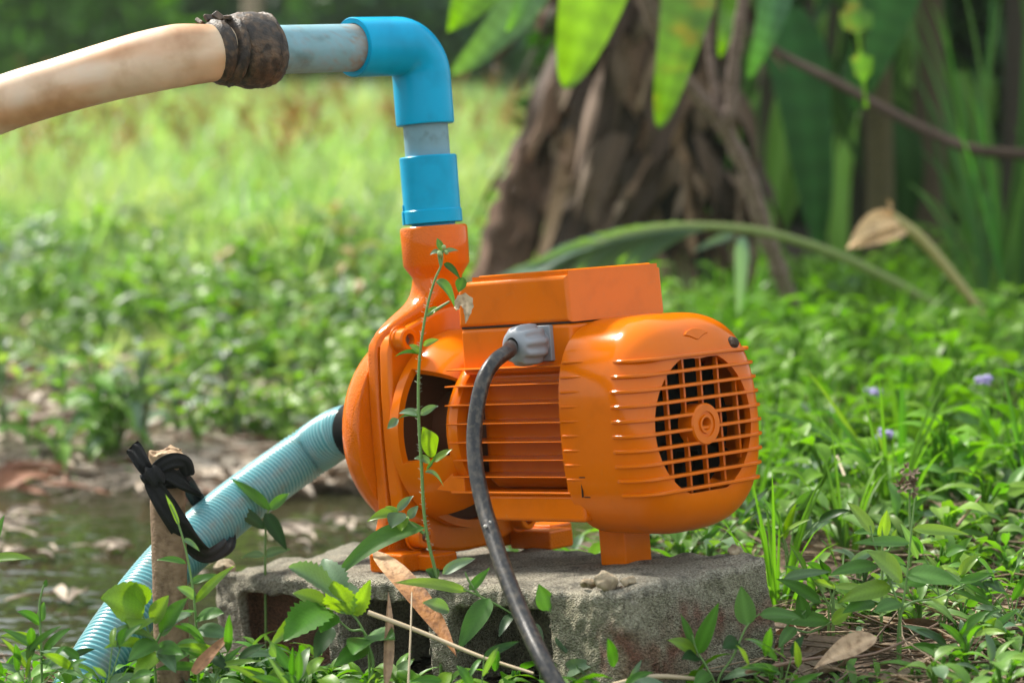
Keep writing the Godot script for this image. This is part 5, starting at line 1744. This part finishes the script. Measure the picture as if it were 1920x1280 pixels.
func build_right() -> void:
	# big fallen branch with its forks
	var t := thing("dead_branch", "long bare brown branch slanting across the stump down to the ground", "branch", at(1507, 650, 4.0))
	var bc := Color(0.31, 0.235, 0.20)
	for s in [["limb", [[1190, -60, 3.7], [1232, 60, 3.74], [1285, 150, 3.78], [1345, 220, 3.82], [1390, 300, 3.86], [1422, 390, 3.9], [1452, 480, 3.94], [1485, 570, 3.98], [1507, 650, 4.0]], [12.0, 14.0, 15.0, 16.0, 15.0]], ["fork", [[1372, 200, 3.8], [1376, 120, 3.78], [1388, 40, 3.76], [1400, -40, 3.75]], [12.0, 11.0, 11.0]], ["fork", [[1352, 226, 3.82], [1338, 150, 3.82], [1328, 70, 3.82], [1330, -40, 3.8]], [8.0, 7.0, 6.0]], ["fork", [[1360, 240, 3.82], [1366, 215, 3.8], [1372, 200, 3.8]], [12.0, 12.0]]]:
		var g := G.new()
		var pts := []
		for q in s[1]:
			pts.append(at(q[0], q[1], q[2]))
		var path := smooth_path(pts, 6)
		var rr := lin(s[2], path.size())
		for i in rr.size():
			rr[i] = px_len(rr[i] * (1.0 + 0.12 * sin(i * 1.7)), 3.9)
		g.col = bc
		g.tube(path, rr, 12)
		part(s[0], g, M.bark, t, true)
	var g := G.new()
	g.col = Color(0.10, 0.065, 0.045)
	var path := smooth_path([at(1400, 60, 4.3), at(1470, 105, 4.3), at(1560, 150, 4.25), at(1660, 205, 4.2), at(1760, 255, 4.15), at(1840, 282, 4.1), at(1990, 292, 4.05)], 6)
	g.tube(path, lin([0.006, 0.008, 0.009, 0.009], path.size()), 9)
	solo("twig", g, M.bark, "thin dark twig running level behind the branch to the right edge", "branch")

	# arching palm frond
	t = thing("fallen_frond", "pale green palm frond arching over behind the pump's terminal box", "palm frond", at(1745, 565, 3.9))
	g = G.new()
	g.col = Color(0.19, 0.25, 0.07)
	path = smooth_path([at(1760, 575, 3.9), at(1650, 515, 3.85), at(1540, 466, 3.8), at(1430, 435, 3.75), at(1320, 424, 3.7), at(1220, 430, 3.66), at(1120, 455, 3.62), at(1030, 498, 3.6), at(970, 540, 3.6)], 6)
	g.tube(path, lin([0.0075, 0.007, 0.006, 0.004, 0.002], path.size()), 8)
	part("rachis", g, M.stem, t, true)
	for i in 22:
		var k := 0.50 + 0.5 * i / 22.0
		var p: Vector3 = path[mini(int(k * (path.size() - 1)), path.size() - 2)]
		var l := rng.randf_range(0.10, 0.17)
		for s in [-1, 1]:
			g = G.new()
			var dir := Vector3(-0.9, -0.18 - 0.1 * rng.randf(), 0.28 * s)
			g.leaf(p, p + dir * l * 0.5 + Vector3.UP * 0.008, p + dir * l - Vector3.UP * 0.05, 0.030, Vector3(0.1, 0.8, 0.5 * s), 2, 0.0, 0.2, 0.0, 7, vary(Color(0.24, 0.34, 0.24), 0.15), rng)
			part("leaflet", g, M.leaf, t, true)
	g = G.new()
	g.leaf(at(1392, 445, 3.72), at(1391, 520, 3.70), at(1384, 596, 3.70), 0.024, Vector3(0.1, 0.1, 1), 2, 0.0, 0.2, 0.0, 8, Color(0.30, 0.44, 0.33), rng)
	part("leaflet", g, M.leaf, t, true)
	g = G.new()
	g.leaf(at(1375, 440, 3.72), at(1335, 452, 3.70), at(1300, 472, 3.70), 0.016, Vector3(0.1, 0.6, 1), 2, 0.0, 0.2, 0.0, 8, Color(0.2, 0.27, 0.2), rng)
	part("leaflet", g, M.leaf, t, true)

	# wilted leaf on its stalk
	t = thing("wilted_leaf", "wilted tan leaf folded over on a bent yellowish stalk right of the branch", "wilted leaf", at(1840, 580, 3.6))
	g = G.new()
	g.col = Color(0.30, 0.27, 0.09)
	path = smooth_path([at(1845, 590, 3.6), at(1790, 520, 3.6), at(1735, 455, 3.6), at(1700, 425, 3.6), at(1672, 402, 3.6)], 5)
	g.tube(path, lin([0.006, 0.0075, 0.009, 0.006], path.size()), 9)
	part("stalk", g, M.stem, t, true)
	for s in [[1688, 412, 1640, 402, 1588, 468, 44], [1700, 425, 1660, 440, 1592, 466, 40], [1675, 402, 1670, 385, 1663, 374, 18]]:
		g = G.new()
		g.leaf(at(s[0], s[1], 3.6), at(s[2], s[3], 3.57), at(s[4], s[5], 3.56), px_len(s[6], 3.6), Vector3(-0.2, 0.5, 0.9), 0, 0.0, 0.35, 0.04, 10, Color(0.55, 0.40, 0.22), rng)
		for i in g.v.size():
			g.c[i] = Color(0.78, 0.56, 0.30).lerp(Color(0.3, 0.19, 0.10), clampf(bumps.get_noise_3dv(g.v[i] * 2500.0) * 1.6, 0, 0.7))
		part("blade", g, M.dry_leaf, t, true)

	# banana leaves reaching down into the picture
	var leaves := [
		["banana_leaf", "large bright yellow green banana leaf hanging in front of the stump's top", [1150, -260, 1125, -20, 1058, 165], 3.3, 185, Color(0.22, 0.44, 0.025), 2, "thin_leaf"],
		["banana_leaf", "yellow spotted green leaf hanging before the middle of the stump", [1300, -60, 1270, 90, 1235, 240], 3.6, 105, Color(0.13, 0.29, 0.02), 2, "thin_leaf"],
		["banana_leaf", "small yellow green leaf hanging between the branch's forks", [1372, -10, 1362, 50, 1350, 108], 3.9, 44, Color(0.12, 0.28, 0.02), 2, "thin_leaf"],
		["banana_leaf", "pale blue green drooping leaf right of the blue elbow at the top", [1010, -60, 955, 60, 845, 140], 3.9, 88, Color(0.16, 0.28, 0.15), 2, "leaf"],
		["banana_leaf", "bright green leaf at the top edge just right of the blue elbow", [930, -90, 900, -20, 840, 60], 3.7, 90, Color(0.16, 0.36, 0.02), 0, "thin_leaf"],
		["banana_leaf", "pale green leaf hanging at the top right of the branch's forks", [1468, -80, 1450, 40, 1402, 150], 4.0, 70, Color(0.09, 0.22, 0.10), 2, "leaf"],
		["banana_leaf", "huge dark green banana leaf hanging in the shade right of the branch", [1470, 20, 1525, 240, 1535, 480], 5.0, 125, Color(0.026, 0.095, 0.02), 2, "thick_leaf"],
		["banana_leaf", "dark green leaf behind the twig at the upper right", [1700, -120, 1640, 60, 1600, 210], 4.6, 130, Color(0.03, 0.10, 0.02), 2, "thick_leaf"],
		["ragged_leaf", "ragged bright green leaf with torn holes hanging at the upper right", [1580, -100, 1610, 40, 1625, 205], 3.7, 78, Color(0.12, 0.30, 0.02), 2, "thin_leaf"],
		["banana_leaf", "light green leaf blade at the top between stump and elbow", [1000, -60, 985, 5, 950, 60], 3.5, 46, Color(0.17, 0.34, 0.12), 2, "leaf"]]
	for l in leaves:
		g = G.new()
		var q: Array = l[2]
		var d: float = l[3]
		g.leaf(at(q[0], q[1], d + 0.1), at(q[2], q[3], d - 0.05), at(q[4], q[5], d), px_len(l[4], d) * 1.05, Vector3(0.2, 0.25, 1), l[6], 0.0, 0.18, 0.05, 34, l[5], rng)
		for i in g.v.size():
			var k := bumps.get_noise_3dv(g.v[i] * 1600.0)
			if l[1].contains("spotted") or l[0] == "ragged_leaf":
				g.c[i] = g.c[i].lerp(Color(0.42, 0.36, 0.02), clampf(k * 3.0 - 0.5, 0, 1))
			g.c[i] = g.c[i] * (0.93 + 0.12 * sin(g.uv[i].y * 55.0))
		if l[0] == "ragged_leaf":
			for i in g.v.size():
				if absf(g.uv[i].x - 0.5) > 0.4:
					g.v[i] = g.v[i].lerp(g.v[i - (2 if g.uv[i].x > 0.5 else -2)], clampf(0.5 + 1.3 * sin(g.uv[i].y * 23.0), 0, 0.9))
		solo(l[0], g, M[l[7]], l[1], "leaf")

	# the tangle of the grove behind: dark leaves on a few crowns
	for s in [["banana_clump", "dense dark banana clump in the shade right of the stump", 1520, 5.5, 26], ["banana_clump", "dark banana clump filling the shade behind the palms", 1710, 5.9, 24], ["banana_clump", "dark leaves between the stump and the first banana stem, low in the shade", 1430, 6.2, 16]]:
		var foot := at(s[2], 600, s[3])
		foot.y = ground(foot.x, foot.z)
		t = thing(s[0], s[1], "banana plant", foot)
		for i in s[4]:
			g = G.new()
			var a := at(s[2] + rng.randf_range(-150, 150), rng.randf_range(-160, 260), s[3] + rng.randf_range(-0.35, 0.3))
			var b := a + Vector3(rng.randf_range(-0.22, 0.22), rng.randf_range(-0.50, -0.16), rng.randf_range(-0.1, 0.15))
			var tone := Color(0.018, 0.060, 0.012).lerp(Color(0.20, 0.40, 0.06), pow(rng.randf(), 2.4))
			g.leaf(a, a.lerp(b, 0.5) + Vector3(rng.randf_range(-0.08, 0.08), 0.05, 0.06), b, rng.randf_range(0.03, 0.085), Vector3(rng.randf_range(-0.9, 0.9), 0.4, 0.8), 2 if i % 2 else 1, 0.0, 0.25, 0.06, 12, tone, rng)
			part("leaf", g, M.thick_leaf, t, true)
		for i in 3:
			g = G.new()
			g.col = Color(0.07, 0.06, 0.03)
			var x: float = s[2] + rng.randf_range(-110, 110)
			g.tube(smooth_path([at(x, 640, s[3]), at(x + 10, 300, s[3]), at(x + rng.randf_range(-50, 50), -150, s[3])], 5), rng.randf_range(0.008, 0.022), 9)
			part("stem", g, M.bark, t, true)

	# standing banana stems and palms at the right
	for s in [[[1655, 640, 5.2], [1650, 300, 5.25], [1640, -150, 5.3], 26.0, Color(0.12, 0.105, 0.035), "olive banana stem standing in the shade behind the wilted leaf"], [[1750, 620, 5.4], [1745, 300, 5.4], [1735, -150, 5.4], 30.0, Color(0.10, 0.075, 0.035), "brownish banana stem standing right behind the bent stalk"], [[1570, 640, 5.8], [1590, 300, 5.8], [1600, -150, 5.8], 20.0, Color(0.07, 0.06, 0.03), "dark banana stem behind the huge dark leaf"], [[1895, 620, 5.6], [1900, 300, 5.6], [1915, -150, 5.6], 24.0, Color(0.06, 0.05, 0.03), "dark palm stem at the right edge"]]:
		g = G.new()
		var pts := []
		for i in 3:
			pts.append(at(s[i][0], s[i][1], s[i][2]))
		g.col = s[4]
		g.tube(smooth_path(pts, 6), px_len(s[3], 5.3), 14)
		solo("banana_plant", g, M.bark, s[5], "banana plant")
	var pal := [["palm_clump", "young palm with thin arching green leaves at the right edge", 4.2, [[1900, 640], [1880, 620], [1860, 630]], 26], ["palm_clump", "thin green palm fronds rising behind the wilted leaf's stalk", 4.8, [[1800, 620], [1830, 630]], 18]]
	for s in pal:
		var foot := at(s[3][0][0], s[3][0][1], s[2])
		foot.y = ground(foot.x, foot.z)
		t = thing(s[0], s[1], "palm", foot)
		for i in s[4]:
			var f: Array = s[3][i % s[3].size()]
			g = G.new()
			var a := at(f[0], f[1], s[2])
			a.y = foot.y
			var top := at(f[0] + rng.randf_range(-170, 110), rng.randf_range(-90, 420), s[2] + rng.randf_range(-0.15, 0.15))
			g.leaf(a, a.lerp(top, 0.6) + Vector3(rng.randf_range(0, 0.06), 0.06, 0), top, 0.011, Vector3(rng.randf_range(-0.6, 0.6), 0.3, 0.9), 2, 0.0, 0.25, 0.0, 12, vary(Color(0.08, 0.20, 0.04), 0.5), rng)
			part("frond", g, M.leaf, t, true)

	# grasses and flowers in the right middle distance
	weed("long_grass", "clump of long bending grass blades right of the fan cover", 2.35, [[[1690, 980], [1685, 930], [1680, 900]]],
		[[1680, 935, 1425, 770, 20, 70, 2, 0, 0.0, 2], [1690, 930, 1692, 715, 26, 0, 2, 0, 0.0, 0], [1675, 935, 1540, 760, 18, 30, 2, 0, 0.0, 0], [1670, 940, 1450, 885, 20, 40, 2, 0, 0.0, 3], [1665, 930, 1510, 690, 10, 30, 2, 1, 0.0, 0], [1700, 930, 1780, 800, 14, 20, 2, 0, 0.0, 0], [1680, 940, 1560, 880, 18, 20, 2, 3, 0.0, 1], [1690, 935, 1640, 800, 14, 10, 2, 1, 0.0, 0], [1600, 1000, 1500, 1060, 26, 20, 2, 0, 0.0, 2]], "grass", 3.0)
	t = weed("seedy_weed", "stalk with a clotted brown seed head right of the pump", 2.0, [[[1708, 1010], [1706, 950], [1708, 905]]], [[1707, 960, 1740, 930, 12, 4, 0, 0, 0.0, 0]], "weed", 3.0)
	g = G.new()
	for i in 16:
		var c := at(1702 + rng.randf_range(-17, 17), 905 + rng.randf_range(-28, 24), 2.0 + rng.randf_range(-0.01, 0.01))
		for k in 6:
			var dir := Vector3(rng.randfn(), rng.randfn(), rng.randfn()).normalized()
			g.leaf(c, c + dir * 0.003, c + dir * 0.0062, 0.0032, Vector3(0.3, 0.9, 0.2), 1, 0.0, 0.3, 0.0, 3, Color(0.26, 0.19, 0.12).darkened(rng.randf() * 0.5))
	part("seed_head", g, M.dry_leaf, t, true)
	for s in [["flowering_weed", "tall weed with a pale violet flower head near the right edge", 2.6, 1845, 712, 1000], ["flowering_weed", "low weed with a violet flower bud behind the long grass", 2.5, 1660, 812, 960], ["flowering_weed", "weed with a faint pale bloom above the long grass blades", 2.7, 1638, 735, 950]]:
		var x: float = s[3]
		var y: float = s[4]
		t = weed(s[0], s[1], s[2], [[[x - 20, s[5]], [x - 8, (y + s[5]) / 2], [x, y + 8]]], [[x - 6, y + 90, x - 60, y + 70, 22, 10, 1, 0, 0.0, 0], [x - 8, y + 110, x + 50, y + 80, 24, 10, 1, 0, 0.0, 0], [x - 10, y + 150, x - 70, y + 150, 30, 10, 1, 2, 0.0, 0], [x - 12, y + 170, x + 40, y + 150, 30, 10, 1, 0, 0.0, 0]], "flower", 2.4)
		g = G.new()
		for i in 14:
			g.rbox(at(x + rng.randf_range(-14, 14), y + rng.randf_range(-6, 7), s[2] + rng.randf_range(-0.006, 0.006)), Vector3.ONE * 0.0026, 0.0022, 1)
		g.c.fill(Color(0.42, 0.36, 0.66))
		part("flower_head", g, M.stem, t, true)
	for s in [["yellow flower standing in the meadow below the tan hose", 285, 247, 9.0], ["yellow flower in the meadow at the left edge", 22, 312, 9.0], ["small yellow bloom beside it in the left meadow", 40, 296, 9.3]]:
		t = weed("yellow_flower", s[0], s[3], [[[s[1], s[2] + 60], [s[1], s[2] + 5]]], [], "flower", 1.5)
		g = G.new()
		for i in 9:
			var a := TAU * i / 9
			var c := at(s[1], s[2], s[3])
			g.leaf(c, c + Vector3(cos(a), sin(a), 0.3) * 0.009, c + Vector3(cos(a), sin(a), 0.2) * 0.018, 0.011, Vector3(0, 0.2, 1), 1, 0.0, 0.1, 0.0, 3, Color(0.75, 0.55, 0.02), rng)
		part("flower_head", g, M.thin_leaf, t, true)

func _ready() -> void:
	rng.seed = 7
	bumps.seed = 11
	bumps.frequency = 0.01
	bumps.fractal_octaves = 4
	lumps.seed = 23
	lumps.frequency = 0.01
	lumps.fractal_octaves = 2
	# camera, sky, sun, exposure
	var cam := Camera3D.new()
	cam.name = "camera"
	add_child(cam)
	cam.position = EYE
	cam.rotation_degrees = Vector3(PITCH, 0, 0)
	var lens := CameraAttributesPhysical.new()
	lens.frustum_focal_length = 90.75
	lens.frustum_focus_distance = 1.80
	lens.frustum_near = 0.05
	lens.frustum_far = 400.0
	lens.exposure_aperture = 7.1
	cam.attributes = lens
	cam.fov = 15.064
	cam.near = 0.05
	cam.far = 400.0
	cam.current = true
	var sky := ProceduralSkyMaterial.new()
	sky.sky_top_color = Color(0.80, 0.84, 0.88)
	sky.sky_horizon_color = Color(0.92, 0.93, 0.92)
	sky.sky_curve = 0.2
	sky.ground_bottom_color = Color(0.10, 0.11, 0.07)
	sky.ground_horizon_color = Color(0.22, 0.24, 0.18)
	var env := Environment.new()
	env.background_mode = Environment.BG_SKY
	env.sky = Sky.new()
	env.sky.sky_material = sky
	env.background_energy_multiplier = 0.74
	env.tonemap_mode = Environment.TONE_MAPPER_LINEAR
	env.tonemap_exposure = 2.42
	env.fog_enabled = true
	env.fog_density = 0.0018
	env.fog_light_color = Color(0.86, 0.92, 0.84)
	env.sdfgi_enabled = true
	env.ssao_enabled = true
	env.ssil_enabled = true
	var we := WorldEnvironment.new()
	we.name = "world_environment"
	we.environment = env
	add_child(we)
	var sun := DirectionalLight3D.new()
	sun.name = "sun"
	sun.light_energy = 1.32
	sun.light_color = Color(1.0, 0.975, 0.93)
	sun.light_angular_distance = 9.0
	sun.shadow_enabled = true
	add_child(sun)
	sun.look_at_from_position(Vector3(-0.50, 0.70, -0.51) * 20.0, Vector3.ZERO)

	materials()
	block_xf = pump_frame() * Transform3D(Basis(Vector3(0, 0, 1), deg_to_rad(1.05)), Vector3(0, -0.0985, 0))
	build_land()
	build_far()
	build_block()
	build_pump()
	build_pipes()
	build_post()
	front_weeds()
	low_clumps()
